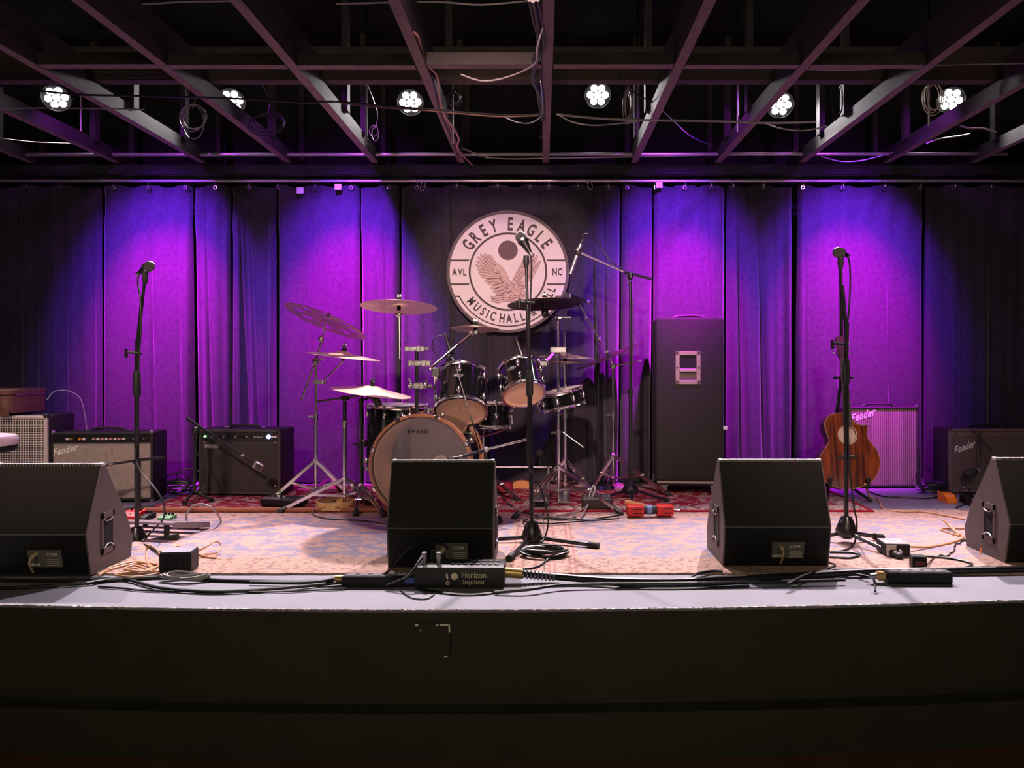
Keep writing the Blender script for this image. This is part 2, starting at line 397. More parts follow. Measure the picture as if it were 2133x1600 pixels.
# ---- curtains
GROM = [130, 60, 240, 312, 389, 451, 520, 580, 658, 733, 811, 870, 951, 1036, 1104, 1143, 1203, 1266, 1306, 1365, 1425, 1480, 1525, 1588, 1670, 1753, 1840, 1914, 1985, 2060]
def curtain(p0, p1, label, seed, amp=.022, Y=5.76, creases=(), wl=.17, lean=0):
    rnd = random.Random(seed); x0, x1 = XZ(p0, Y), XZ(p1, Y); zt = 2.238; nx = max(16, int((x1 - x0) / .008)); nz = 22
    th = thing('stage_curtain', label, 'curtain', ((x0 + x1) / 2, Y, 0), 0, 'black velvet curtain panels')
    ph = [rnd.uniform(0, 6.28) for _ in range(4)]
    vs, fs = [], []
    gx = [XZ(g, Y) for g in GROM if p0 < g < p1]
    for j in range(nz + 1):
        t = j / nz
        for i in range(nx + 1):
            u = i / nx; x = x0 + (x1 - x0) * u; k = .25 + .75 * min(1, t * 1.6)
            d = amp * k * (math.sin(2 * math.pi * x / wl + ph[0] + .6 * t) * .6 + .5 * math.sin(2 * math.pi * x / (wl * .57) + ph[1] - .5 * t) + .7 * math.sin(2 * math.pi * x / (wl * 2.3) + ph[2]))
            for c, wdt, dep in creases:
                cx_ = XZ(c, Y) + .03 * (t - .5); q = (x - cx_) / (wdt * (.35 + .65 * t)); d += dep * k * math.exp(-q * q)
            e = min(x - x0, x1 - x) / .035
            if e < 1: d += .09 * (1 - e) ** 2 * (.35 + .65 * t)
            z = zt * (1 - t) + .015
            if j == 0 and gx: z -= .028 * min(1, min(abs(x - g) for g in gx) / .11) ** 1.3
            elif j < 4 and gx: z -= .012 * (1 - j / 4) * min(1, min(abs(x - g) for g in gx) / .11); d += .012 * math.sin(40 * x + j)
            vs.append(V((x + lean * (t - .5) * (.5 - abs(u - .5)) * 2 + .012 * t * math.sin(3 * x + seed), Y + d, z)))
    for j in range(nz):
        for i in range(nx):
            a = j * (nx + 1) + i; fs.append((a, a + 1, a + nx + 2, a + nx + 1))
    part(MB().add(vs, fs), 'cloth', M_['velvet'], th, smooth=180)
    for g in GROM:
        if p0 < g < p1:
            c = V((XZ(g, Y), Y - .022, zt - .018))
            mb = MB().torus(zframe(c, (0, -1, .1)), .0125, .0035, 14, 6)
            mb.torus(zframe(c + V((0, .012, .022)), (1, .2, 0)), .022, .002, 12, 5)
            part(mb, 'grommet', M_['chrome'], th)
    return th
curtain(-170, 208, 'unlit black curtain panel hanging behind the brown case at the far end', 1, .025, wl=.2)
curtain(213, 398, 'violet-lit curtain panel directly behind the cream-gridded end of the amp row and slim vocal mic', 2, .012, creases=((315, .012, .03), (372, .02, .015)), wl=.33)
curtain(403, 476, 'narrow violet curtain panel above the head of the black amp with purple pilot light', 3, .016, creases=((432, .014, .05),), wl=.16, lean=.02)
curtain(482, 574, 'dim blue folded curtain panel above the black amp with silver mic', 4, .03, creases=((506, .02, .07), (528, .02, .05)), wl=.13, lean=.05)
curtain(578, 747, 'violet-lit curtain panel behind the cymbal pierced with round holes', 5, .013, creases=((651, .008, .05),), wl=.28)
curtain(750, 829, 'violet to blue curtain panel behind the high bronze crash cymbal', 6, .016, creases=((803, .012, .03),), wl=.14)
curtain(836, 1292, 'wide black curtain panel behind the round emblem sign', 8, .022, creases=((945, .02, .05), (1015, .015, .03), (1238, .012, .05), (1262, .012, .05)), wl=.2)
curtain(1296, 1360, 'narrow violet curtain panel behind the boom pole of the overhead mic', 9, .012, creases=((1322, .01, .03),), wl=.16)
curtain(1363, 1511, 'violet-lit curtain panel directly above the tall speaker cabinet', 10, .014, creases=((1418, .01, .02), (1478, .012, .06)), wl=.24, lean=-.02)
curtain(1516, 1652, 'dark blue curtain panel beside the tall speaker cabinet, with leaning folds', 11, .026, creases=((1542, .02, .07), (1588, .014, .04)), wl=.14, lean=.04)
curtain(1664, 1924, 'violet-lit curtain panel behind the acoustic guitar and ribbed amp', 12, .012, creases=((1747, .008, .05), (1851, .007, .06), (1680, .01, .02)), wl=.3)
curtain(1930, 2330, 'unlit black curtain panel behind the plain brown-grey amp', 13, .024, wl=.2)
# ---- carpets
def slab(x0, x1, y0, y1, z0, z1, rag=0, seed=0):
    rnd = random.Random(seed); mb = MB(); n = 60
    f = [V((x0 + (x1 - x0) * i / n, y0 + rnd.uniform(-rag, rag), 0)) for i in range(n + 1)]
    poly = [(p.x, p.y) for p in f] + [(x1, y1), (x0, y1)]
    return mb.prism(poly, z1 - z0, Matrix.Translation((0, 0, z0)))
bl = (.54, .35, .29); fb = (.32, .28, .36); mo = (.60, .37, .30); rl = (.34, .09, .10)
tag(slab(-2.75, .005, 3.355, 4.80, .0005, .009, .004, 1).build('carpet', carpet_mat('beige_blue_carpet', -2.75, .005, 3.355, 4.80, bl, fb, mo, rl, .17, .27, (-.135, -.09, -.03)), smooth=0),
    'worn beige carpet with blue field lying under the pedalboard', 'carpet')
tag(slab(.009, 2.95, 3.36, 4.76, .0005, .009, .004, 2).build('carpet', carpet_mat('pink_blue_carpet', .009, 2.95, 3.36, 4.76, (.58, .37, .31), (.35, .30, .38), mo, rl, .16, .25, (.03, .055, .125, .15)), smooth=0),
    'worn pinkish carpet with blue field lying under the coiled cable', 'carpet')
th = thing('drum_rug', 'red patterned rug with thick brown rolled front edge under the chrome cymbal stands', 'rug', (-1.5, 4.7, .009))
part(slab(-2.43, -.56, 4.67, 5.62, .0095, .02, .006, 3), 'pile', rug_mat('crimson_rug', -2.43 + 1.5, -.56 + 1.5, 4.67 - 4.7, 5.62 - 4.7, 0), th, smooth=0)
part(MB().tube([(-2.42 + .093 * i, 4.672 + .004 * math.sin(i * 1.7), .024) for i in range(21)], .014, 8), 'rolled_edge', mat('brown_rug_binding', (.30, .10, .05), .8), th)
tag(slab(-.555, 2.02, 4.675, 5.66, .0095, .018, .004, 4).build('drum_rug', rug_mat('red_border_rug', -.555, 2.02, 4.675, 5.66, 1), smooth=0),
    'red rug with beige border under the tall speaker cabinet', 'rug')
# ---- round sign
sc_ = .4516; sY = 5.69; sc0 = P(1058, 566, sY)
th = thing('round_sign', 'round grey-white sign with an eagle emblem hanging on the black curtain', 'sign', sc0)
SF = FF(sc0)
def S(x, y, d=0): return SF @ V((x * sc_, y * sc_, d))
part(MB().lathe([(0, -.02), (sc_, -.02), (sc_, 0), (0, 0)], SF, 72), 'sign_face', M_['signpaper'], th)
part(MB().ring(SF @ Matrix.Translation((0, 0, .0005)), sc_ * .955, sc_ * 1.004, .004, 90), 'rim', M_['signrim'], th)
mb = MB(); up = SF @ Matrix.Translation((0, 0, .0005))
mb.ring(up, sc_ * .612, sc_ * .643, .002, 80)
for sx in (-1, 1): part(MB().cyl(S(sx * .5, .80, -.012), (sc0.x + sx * .5 * sc_, 5.725, 2.26), .0015, n=5), 'hanging_cord', M_['cableblk'], th)
for sx in (-1, 1):
    for yy in (.186, -.205): mb.box((sx * (.64 + .955) / 2 * sc_, yy * sc_, .001), ((.955 - .635) * sc_, .028 * sc_, .002), up)
    mb.box((sx * .835 * sc_, -.405 * sc_, .001), (.11 * sc_, .024 * sc_, .002), up)
mb.ring(up, sc_ * .885, sc_ * .905, .002, 60, 207, 333)
part(mb, 'border_lines', M_['signink'], th, smooth=0)
def arc(ch, ang, r, size, bottom=False, xs=.72):
    a = R(ang); rot = a + math.pi / 2 if bottom else a - math.pi / 2
    mb = MB(); mb.text(ch, up @ Matrix.Translation((r * math.cos(a) * sc_, r * math.sin(a) * sc_, .001)) @ Matrix.Rotation(rot, 4, 'Z') @ Matrix.Translation((0, -size * .36 * sc_, 0)), size * sc_, xs, .032); part(mb, 'letter', M_['signink'], th, smooth=0)
for ch, an in zip('GREYEAGLE', (146, 133.5, 120.5, 107.5, 87, 73, 60.5, 47.5, 35.5)): arc(ch, an, .79, .285, xs=.62)
for ch, an in zip('MUSICHALL&GRILL', (219, 229, 238, 244.5, 251.5, 263, 271.5, 280, 288, 302, 313, 320.5, 326.5, 331.5, 338)): arc(ch, an, .765, .195, True, .66)
mb = MB(); mb.text('AVL', up @ Matrix.Translation((-.80 * sc_, -.06 * sc_, .001)), .155 * sc_, .7, .03)
mb.text('NC', up @ Matrix.Translation((.81 * sc_, -.055 * sc_, .001)), .155 * sc_, .7, .03)
part(mb, 'lettering', M_['signink'], th, smooth=0)['kind'] = 'stuff'
part(MB().lathe([(0, 0), (.16 * sc_, 0), (.16 * sc_, .002), (0, .002)], SF @ Matrix.Translation((0, .35 * sc_, .0006)), 40), 'dark_disc', mat('speckled_disc_ink', (.11, .06, .07), .7, 0, .6, 60), th)
def Q(x, y): return ((x - 836) / 677, -(y - 776) / 677)
fill, line = MB(), MB(); lev = [0]
def leaf(tip, base, wdt, d=0):
    t, b = V((*Q(*tip), 0)), V((*Q(*base), 0)); ax = t - b; L = ax.length; ax.normalize(); n = V((-ax.y, ax.x, 0)); wdt /= 677
    prof = [(0, .6), (.3, .85), (.6, 1), (.85, .85), (.95, .5), (1, 0)]
    lev[0] += 1; z = .0007 + .00003 * lev[0]
    for mbx, ex, zz in ((line, 1.0, z), (fill, .72, z + .00002)):
        pts = [b + ax * L * (k if ex == 1 else .02 + k * .96) + n * wdt * h * ex for k, h in prof] + [b + ax * L * (k if ex == 1 else .02 + k * .96) - n * wdt * h * ex for k, h in prof[-2::-1]]
        mbx.add([SF @ V((p.x * sc_, p.y * sc_, zz)) for p in pts], [tuple(range(len(pts)))])
LW = [((740, 1068), (845, 1000)), ((700, 1038), (830, 970)), ((668, 1000), (815, 940)), ((638, 962), (800, 910)), ((608, 915), (780, 885)), ((572, 880), (765, 865)), ((540, 835), (745, 835)),
      ((505, 795), (725, 815)), ((488, 752), (705, 800)), ((470, 702), (695, 785)), ((478, 655), (690, 775)), ((493, 607), (690, 765)), ((526, 578), (695, 748)), ((572, 574), (705, 735)), ((624, 584), (722, 725))]
for i, (t, b) in enumerate(LW): leaf(t, b, 21 if i < 8 else 16)
RW = [((880, 900), (930, 930)), ((885, 860), (950, 905)), ((900, 830), (970, 885)), ((920, 790), (985, 870)), ((940, 750), (1000, 850)), ((965, 710), (1010, 830)), ((990, 670), (1020, 815)), ((1010, 635), (1030, 800)),
      ((1050, 640), (1040, 790)), ((1085, 600), (1045, 790)), ((1128, 566), (1050, 790)), ((1166, 590), (1058, 800)), ((1204, 650), (1060, 820)), ((1180, 700), (1060, 840)), ((1150, 760), (1050, 865)), ((1115, 830), (1040, 890))]
for t, b in RW: leaf(t, b, 17)
for t, b in (((640, 1068), (790, 1050)), ((648, 1100), (800, 1072)), ((690, 1118), (810, 1090))): leaf(t, b, 18)
def blob(pts, wd=4):
    lev[0] += 1; z = .0007 + .00003 * lev[0]; c = [V((*Q(*p), 0)) for p in pts]; c = cat(c, 4, True)
    m = sum(c, V()) / len(c)
    for mbx, ex, zz in ((line, wd / 677, z), (fill, 0, z + .00002)):
        mbx.add([SF @ V((*((p + (p - m).normalized() * ex).xy * sc_), zz)) for p in c], [tuple(range(len(c)))])
blob([(720, 690), (800, 760), (860, 885), (910, 960), (900, 1010), (850, 1020), (810, 980), (760, 860), (700, 800), (670, 760)])
blob([(880, 880), (960, 900), (1030, 850), (1040, 900), (1000, 980), (940, 990), (900, 950)])
blob([(850, 930), (900, 960), (960, 995), (1015, 1000), (1022, 1045), (985, 1088), (900, 1102), (830, 1108), (790, 1095), (800, 1060), (850, 1040), (830, 990)])
random.seed(5)
for (x0, y0, x1, y1, n) in ((700, 760, 860, 1000, 46), (910, 890, 1020, 980, 24), (830, 1010, 1000, 1085, 34)):
    for i in range(n):
        t = random.random(); x = x0 + (x1 - x0) * t + random.uniform(-22, 22); y = y0 + (y1 - y0) * (t if x1 - x0 < 165 and y1 - y0 > 100 else random.random()) + random.uniform(-18, 18)
        pts = [V((*Q(x + 9 * math.cos(a), y + 9 * math.sin(a)), 0)) for a in (0, .8, 1.6, 2.4, 3.1)]
        z = .0007 + .00003 * (lev[0] + 1)
        for a, b in zip(pts, pts[1:]):
            n_ = V((-(b - a).y, (b - a).x, 0)).normalized() * .0028
            line.add([SF @ V((*(p.xy * sc_), z)) for p in (a + n_, b + n_, b - n_, a - n_)], [(0, 1, 2, 3)])
part(fill, 'eagle_feathers', M_['eagle'], th, smooth=0); part(line, 'eagle_outline', M_['eagleline'], th, smooth=0)

# ---- ceiling fixtures
parwhere = ['round white flood lamp at the far end beside the violet-lit joist end', 'white flood lamp half hidden by a joist, next to a hanging cable coil', 'white flood lamp above the crash cymbal behind crossing cables',
            'white flood lamp showing all seven lenses, above the overhead drum mic', 'white flood lamp half hidden by a joist above the tall speaker cabinet', 'white flood lamp with a pale cable loop hanging beside it']
for i, (px, py) in enumerate(PARS):
    c = P(px, py, PARY); th = thing('flood_light', parwhere[i], 'stage light', c, 0, 'white flood lamps under the ceiling')
    ax = (V((c.x * .55, 1.6, .1)) - c).normalized(); M = zframe(c, ax)
    part(MB().lathe([(0, -.10), (.06, -.10), (.085, -.06), (.092, 0), (.098, .012), (.094, .02), (.09, .004), (0, .004)], M, 28), 'housing', M_['blackmetal'], th)
    for k in range(7):
        a = R(60 * k); rr = 0 if k == 6 else .054
        part(MB().lathe([(.022, .004), (.024, .012), (.017, .021), (.008, .025), (0, .026)], M @ Matrix.Translation((rr * math.cos(a), rr * math.sin(a), 0)), 16), 'lens', M_['led'], th)
    mb = MB(); mb.tube(cat([c + V((-.105, .02, -.01)), c + V((-.107, .03, .08)), c + V((-.06, .04, .15)), c + V((.06, .04, .15)), c + V((.107, .03, .08)), c + V((.105, .02, -.01))], 4), .006, 6)
    part(mb, 'yoke', M_['blackmetal'], th)
    part(MB().cyl(c + V((0, .04, .15)), (c.x, c.y + .04, 3.14), .01, n=8), 'hanger', M_['blackmetal'], th)
def cable(pts, r, m, label, name='cable', cat_='cable', n=7, group=None, sub=6, closed=False):
    o = MB().tube(cat(pts, sub, closed), r, n, closed=closed).build(name, m); return tag(o, label, cat_, group)
def PL(lst, Y): return [P(a, b, Y if c is None else c) for a, b, c in [(t + (None,))[:3] for t in lst]]
def sag(p, q, d, n=7):
    p, q = V(p), V(q); return [p.lerp(q, i / n) - V((0, 0, d * 4 * (i / n) * (1 - i / n))) for i in range(n + 1)]
cable(PL([(0, 178), (150, 196), (300, 200), (480, 205), (600, 212), (640, 214), (700, 212), (800, 221), (900, 228), (960, 234), (1060, 240), (1135, 238)], 4.16), .006, M_['cableblk'], 'long black cable run sagging under the beam between the joists', 'ceiling_cable')
cable(PL([(690, 210), (760, 222), (870, 229), (960, 237), (1040, 243), (1120, 241)], 4.12), .0035, mat('dark_brown_cable', (.12, .06, .04), .45), 'thin tan cable sagging beside the black run over the drum kit', 'ceiling_cable')
cable(PL([(1160, 238), (1240, 246), (1330, 250), (1480, 252), (1600, 256), (1700, 254)], 4.16), .006, M_['cablegrey'], 'pale cable run crossing under the joists above the tall cabinet', 'ceiling_cable')
cable(PL([(1165, 240), (1195, 255), (1240, 261), (1300, 256), (1345, 250)], 4.14), .004, M_['cablegrey'], 'slack pale cable loop drooping next to the centre joist', 'ceiling_cable')
cable(PL([(1590, 255), (1620, 266), (1665, 272), (1700, 268), (1722, 262)], 4.3), .004, M_['cablegrey'], 'slack white cable sagging between two joists above the guitar side', 'ceiling_cable')
cable(PL([(815, 0, 3.2), (845, 55, 3.4), (870, 75, 3.5), (878, 105, 3.7), (890, 135, 3.85), (910, 158, 3.95), (915, 200, 4.2), (925, 240, 4.5), (945, 268, 4.7), (956, 290, 4.9), (952, 305, 5.1), (965, 325, 5.4), (985, 345, 5.7)], 4), .006, mat('pinkish_cable', (.5, .25, .2), .45), 'pinkish cable wandering down along a joist over the crash cymbal', 'ceiling_cable')
cable(PL([(838, 0, 3.2), (880, 110, 3.75), (903, 170, 4.05), (915, 225, 4.4), (935, 275, 4.8), (955, 330, 5.4)], 4), .004, M_['cableblk'], 'black cable stapled next to the pinkish cable on the same joist', 'ceiling_cable')
for k, (dx, r, lb) in enumerate(((-18, .012, 'thickest black cable of the bundle tied along the centre joist'), (-8, .008, 'cable of the centre bundle pressed against the joist face'), (-26, .007, 'outermost cable of the bundle along the centre joist, with a loose loop'))):
    cable(PL([(1128 + dx, 0, 3.12), (1136 + dx, 40, 3.3), (1140 + dx + 4 * k, 90, 3.55), (1136 + dx, 130, 3.8), (1128 + dx + 6 * k, 165, 4.0), (1136 + dx * .6, 200, 4.25), (1138 + dx * .4, 250, 4.7)], 4), r, M_['cableblk'], lb, 'ceiling_cable')
cable(PL([(1130, 60, 3.3), (1119, 100, 3.4), (1116, 130, 3.5), (1085, 150, 3.7), (1040, 165, 3.8), (1000, 168, 3.8), (960, 155, 3.8)], 3.7), .004, M_['cablegrey'], 'thin cable leaving the centre bundle in a long droop', 'ceiling_cable')
cable(PL([(1126, 170, 3.9), (1130, 210, 4.2), (1128, 240, 4.4), (1105, 256, 4.3), (1075, 254, 4.2), (1052, 244, 4.15)], 4), .0035, mat('pale_blue_cable', (.35, .4, .5), .4), 'pale blue cable curving off the centre joist', 'ceiling_cable')
cable(PL([(230, 2), (290, 9), (380, 4), (500, 2)], 3.6), .004, M_['cablegrey'], 'faint cable near the roof deck above the outermost flood lamps', 'ceiling_cable')
cable(PL([(700, 8), (900, 4), (1000, 10), (1100, 2)], 3.6), .004, M_['cablegrey'], 'faint cable strung high in front of the centre bundle', 'ceiling_cable')
cable(PL([(1400, 142), (1520, 138), (1640, 143), (1780, 145), (1900, 137), (2133, 132)], 4.05), .004, M_['cablegrey'], 'long pale cable draped along the dark beam on the guitar side', 'ceiling_cable')
cable(PL([(1290, 155, 4.3), (1325, 195, 4.6), (1360, 215, 4.6), (1400, 250, 4.8), (1440, 285, 5.1), (1490, 306, 5.4)], 4.6), .004, M_['cableblk'], 'pale cable running diagonally from the full flood lamp to the rear rail', 'ceiling_cable')
cable(PL([(1040, 322), (1000, 324), (985, 317), (960, 307), (955, 300)], 5.5), .006, M_['cablegrey'], 'grey cable end lying across the conduit rail over the sign', 'ceiling_cable')
cable(PL([(1010, 328), (1060, 331), (1130, 330), (1300, 327), (1480, 323), (1660, 317)], 5.58), .005, M_['cablegrey'], 'cable taped along the conduit rail from the sign toward the guitar side', 'ceiling_cable')
cable(PL([(1710, 326), (1750, 336), (1790, 335), (1830, 326), (1860, 318)], 5.5), .004, M_['cablegrey'], 'slack cable hanging below the conduit rail above the ribbed amp', 'ceiling_cable')
cable(PL([(1930, 299), (1955, 290), (2000, 283), (2020, 279)], 5.0), .005, M_['cablegrey'], 'white cable stub poking out beyond the last flood lamp', 'ceiling_cable')
cable(PL([(2000, 262), (2020, 267), (2050, 268), (2075, 275)], 4.9), .006, M_['cablegrey'], 'bright short cable bunch over the far dark curtain', 'ceiling_cable')
cable(PL([(0, 160, 4.0), (120, 150, 4.0), (260, 160, 4.0), (345, 158, 4.0)], 4), .0035, M_['cableblk'], 'black cable hugging the beam over the brown case', 'ceiling_cable')
cable(PL([(0, 226), (120, 225), (300, 228)], 4.45), .004, M_['cablegrey'], 'straight thin cable under the outermost flood lamp beside the amp row', 'ceiling_cable')
cable(PL([(0, 288), (70, 296), (150, 299)], 5.2), .003, M_['cablegrey'], 'thin cable against the unlit black curtain at the amp end', 'ceiling_cable')
def coil(cx, cy, Y, rx, rz, n, m, label, seed, r=.0028, twist=0):
    rnd = random.Random(seed); c = P(cx, cy, Y); pts = []
    for k in range(n):
        a = rx * rnd.uniform(.72, 1.06); b = rz * rnd.uniform(.72, 1.06); ox, oz = rnd.uniform(-.01, .01), rnd.uniform(-.012, .012)
        for j in range(12):
            an = 2 * math.pi * j / 12 + math.pi / 2
            pts.append(c + V((a * math.cos(an) + ox, .016 * math.sin(k * 2.1 + an * .5) + .004 * k, b * math.sin(an) + oz + (rz - b))))
    pts = [V((c.x + .02, 4.408, 2.62)), c + V((.01, 0, rz + .1))] + pts
    return cable(pts, r, m, label, 'cable_coil', 'cable', 6, sub=3)
coil(400, 252, 4.7, .088, .10, 4, M_['cablegrey'], 'hanging cable coil between the first two visible joists, widest of the loops', 1)
coil(556, 256, 4.75, .11, .06, 4, M_['cableblk'], 'black cable coil hung in a flat oval beside the half-hidden flood lamp', 2)
coil(782, 280, 4.9, .03, .05, 2, M_['cablegrey'], 'small cable loop hung above the pierced cymbal', 3)
coil(945, 207, 4.5, .045, .05, 4, M_['cableblk'], 'black cable loops hung behind the wandering pinkish cable', 4)
coil(1308, 222, 4.6, .022, .10, 4, M_['cablegrey'], 'narrow bundle of hanging cable strung next to the full flood lamp', 5)
coil(1945, 205, 4.5, .058, .09, 4, mat('cream_cable', (.6, .5, .4), .4), 'cream cable loops hanging beside the last flood lamp', 6, .003)
coil(1745, 215, 4.6, .035, .12, 3, M_['cableblk'], 'dark cable loops hanging behind a bright joist on the guitar side', 7)
for px, y0, y1, Y, lb in ((763, 200, 300, 4.7, 'thin hanging rod above the high crash cymbal'), (943, 230, 300, 4.8, 'thin hanging rod beside the wandering pinkish cable'), (1328, 180, 290, 4.8, 'thin hanging rod right of the narrow cable bundle'), (1537, 190, 275, 4.8, 'thin rod hanging beyond the tall cabinet'), (168, 245, 285, 5.25, 'pair of pale hanging wires near the violet joist end'), (1935, 235, 262, 4.5, 'short pale rod below the cream cable loops')):
    tag(MB().cyl((XZ(px, Y), Y, 2.8), P(px, y1, Y), .006, n=8).mat(1).cyl((XZ(px, Y), Y, 3.15), (XZ(px, Y), Y, 2.8), .008, n=8).build('hanging_rod', [M_['conduit'], M_['deck']]), lb, 'rod')
# clips and labels on the curtain pipe
for px, py, lb in ((625, 397, 'lowest-hanging white paper tag clipped on the curtain top'), (704, 389, 'violet-lit paper tag on the curtain pipe near the crash cymbal'), (1373, 385, 'paper tag on the curtain pipe over the tall cabinet')):
    tag(MB().box(P(px, py, 5.715), (.05, .004, .046), None, .001).build('paper_tag', M_['white']), lb, 'tag')
for px, py, lb, a in ((880, 388, 'steel snap hook hanging from the curtain pipe before the sign, on the crash cymbal side', .2), (1228, 385, 'steel snap hook hanging from the curtain pipe above the overhead mic', -.25)):
    c = P(px, py, 5.68); pts = [c + V((x * math.cos(a) + z * math.sin(a), 0, z * math.cos(a) - x * math.sin(a))) for x, z in ((-.012, .02), (0, .036), (.016, .03), (.016, -.02), (.004, -.036), (-.010, -.028))]
    tag(MB().tube(cat(pts, 4, True), .0028, 6, closed=True).build('snap_hook', M_['chrome']), lb, 'hook')
# cover plate on the stage front
c = P(902, 1333, 2.895); th = thing('cover_plate', 'square painted cover plate with chipped corners on the black stage front', 'cover plate', (c.x, c.y - .012, c.z))
part(MB().box((c.x, c.y - .008, c.z), (.133, .008, .128), None, .002), 'plate', M_['fascia'], th)
mb = MB()
for x, z, a, b in ((-.06, .06, .012, .008), (.018, .06, .008, .007), (.045, .061, .036, .006), (.063, .048, .006, .03), (.05, -.058, .012, .004), (-.045, .04, .005, .004)): mb.box((c.x + x, c.y - .0125, c.z + z), (a, .001, b))
part(mb, 'bare_chips', M_['white'], th, smooth=0)
M_['tanplug'] = mat('tan_plug', (.45, .34, .2), .5)
# ---- stage monitors (wedges): profile in (y, z) from the audience-side foot
WP = [(0, 0), (-.036, .184), (.08, .462), (.108, .462), (.166, .373), (.274, .22), (.335, .095), (.32, 0)]
XF = lambda x, y, z: frame(V((x, y, z)), (0, 1, 0), (0, 0, 1), (1, 0, 0))      # local x->Y, y->Z, extrude along +X
def wedge(x0, wd, y0, label, panel=True):
    th = thing('stage_monitor', label, 'speaker', (x0 + wd / 2, y0 + .15, 0.009 if y0 > 3.3 else 0), 0, 'black wedge monitors along the stage front')
    B = .009
    bm_ = MB().prism(WP, wd, XF(x0, y0, B)); part(bm_, 'cabinet', M_['wedge'], th, smooth=0)
    # dark face panels on the audience side
    def face(a, b, ins, name, m, lift=.003):
        a, b = V((a[0], a[1])), V((b[0], b[1])); t = (b - a).normalized(); n = V((-t.y, t.x)); L = (b - a).length
        o = a + n * 0
        M = frame(V((x0 + wd / 2, y0 + a.x, B + a.y)), (1, 0, 0), (0, t.x, t.y), V((1, 0, 0)).cross(V((0, t.x, t.y))))
        return M, L
    M, L = face(WP[1], WP[2], 0, '', None)
    part(MB().box((0, L / 2, .002), (wd - .012, L - .006, .006), M, .002), 'front_cloth', M_['wedgeface'], th, smooth=0)
    M2, L2 = face(WP[0], WP[1], 0, '', None)
    part(MB().box((0, L2 / 2, .001), (wd - .012, L2 - .006, .004), M2, .0015), 'lower_panel', M_['black'], th, smooth=0)
    # perforated grille over the performer side, its top rim shows as a bright line
    mb = MB()
    for a, b in zip(WP[3:6], WP[4:7]):
        mb.bar((x0 + wd / 2, y0 + a[0] + .004, B + a[1] + .005), (x0 + wd / 2, y0 + b[0] + .004, B + b[1] + .005), wd - .04, .008, (0, 1, 1))
    mb.box((x0 + wd / 2, y0 + .095, B + .465), (wd - .03, .03, .010))
    part(mb, 'grille', M_['grille'], th, smooth=0)
    mb = MB()
    for i in range(30): mb.box((x0 + .03 + (wd - .06) * (i + .5) / 30, y0 + .082, B + .467), ((wd - .06) / 48, .008, .008))
    o = part(mb, 'grille_teeth', M_['steel'], th, smooth=0); o['kind'] = 'stuff'
    for sx in (x0 + .012, x0 + wd - .012): part(MB().box((sx, y0 + .094, B + .466), (.018, .034, .014), None, .003), 'corner_cap', M_['grille'], th)
    # handles sunk in both cheeks
    for sx, sg in ((x0, -1), (x0 + wd, 1)):
        M = frame(V((sx, y0 + .123, B + .160)), (0, 1, 0), (.0, -.0, 1), (1, 0, 0)) if sg > 0 else frame(V((sx, y0 + .123, B + .160)), (0, -1, 0), (0, 0, 1), (-1, 0, 0))
        a, b, t = .05, .092, .014
        fm = MB()
        fm.box((0, b - t, .002), (2 * a, 2 * t, .006), M, .001); fm.box((0, -b + t, .002), (2 * a, 2 * t, .006), M, .001)
        fm.box((a - t / 2, 0, .002), (t, 2 * b, .006), M, .001); fm.box((-a + t / 2, 0, .002), (t, 2 * b, .006), M, .001)
        h = part(fm, 'handle_frame', M_['steel' if 0 else 'wedge'], th, smooth=0)
        part(MB().box((0, 0, .0008), (2 * a - 2 * t, 2 * b - 4 * t, .002), M), 'handle_cup', M_['felt'], h, smooth=0)
        part(MB().tube([M @ V((x, y, .007)) for x, y in ((-a + t, b - 2 * t), (-a * .3, b - 2.9 * t), (a * .4, b - 2.7 * t), (a - t, b - 2 * t))], .003, 6), 'handle_lip', M_['chrome'], h)
        part(MB().tube([M @ V((x, y, .007)) for x, y in ((-a + t, -b + 2 * t), (-a * .2, -b + 3 * t), (a * .3, -b + 2.9 * t), (a - t, -b + 2 * t))], .003, 6), 'handle_lip', M_['chrome'], h)
    # connector plate
    pw, ph = .145, .078; c = (.05, L2 * .42)
    pm = M2 @ Matrix.Translation((c[0], c[1], .003))
    cp = part(MB().box((0, 0, 0), (pw, ph, .004), pm, .001), 'connector_plate', mat('connector_plate_print', (.10, .095, .085), .5), th, smooth=0)
    part(MB().text('152FM', pm @ Matrix.Translation((.028, .012, .0025)), .020, .9, .02, .25), 'plate_lettering', M_['ink'], cp, smooth=0)['kind'] = 'stuff'
    mb = MB()
    for k in range(4): mb.box((.035, -.004 - .009 * k, .0024), (.05 + .01 * (k % 2), .0022, .001), pm)
    mb.box((-.045, -.026, .0024), (.045, .010, .001), pm)
    part(mb, 'plate_print', M_['ink'], cp, smooth=0)
    mb = MB().cyl(pm @ V((-.035, .020, .002)), pm @ V((-.035, .020, .030)), .009, n=12); mb.tube(cat([pm @ V((-.035, .018, .035)), pm @ V((-.036, .0, .05)), pm @ V((-.038, -.05, .03))], 4), .0045, 8)
    part(mb, 'plug', M_['tanplug'], cp)
    return th
wedge(-2.425, .475, 3.32, 'black wedge monitor in front of the checker-grilled amp, handle side toward the centre')
wedge(-.692, .475, 3.44, 'black wedge monitor in front of the bass drum, behind the stage box')
wedge(.812, .478, 3.465, 'black wedge monitor standing before the tall speaker cabinet')
wedge(2.118, .475, 3.52, 'black wedge monitor at the guitar-side end with an orange strip low on its cheek')
tag(MB().box(P(2043, 1148, 3.6) + V((0.0, 0, 0)), (.004, .008, .03)).build('tape_strip', M_['orange']), 'small orange tape strip on the cheek of the guitar-side end monitor', 'tape')
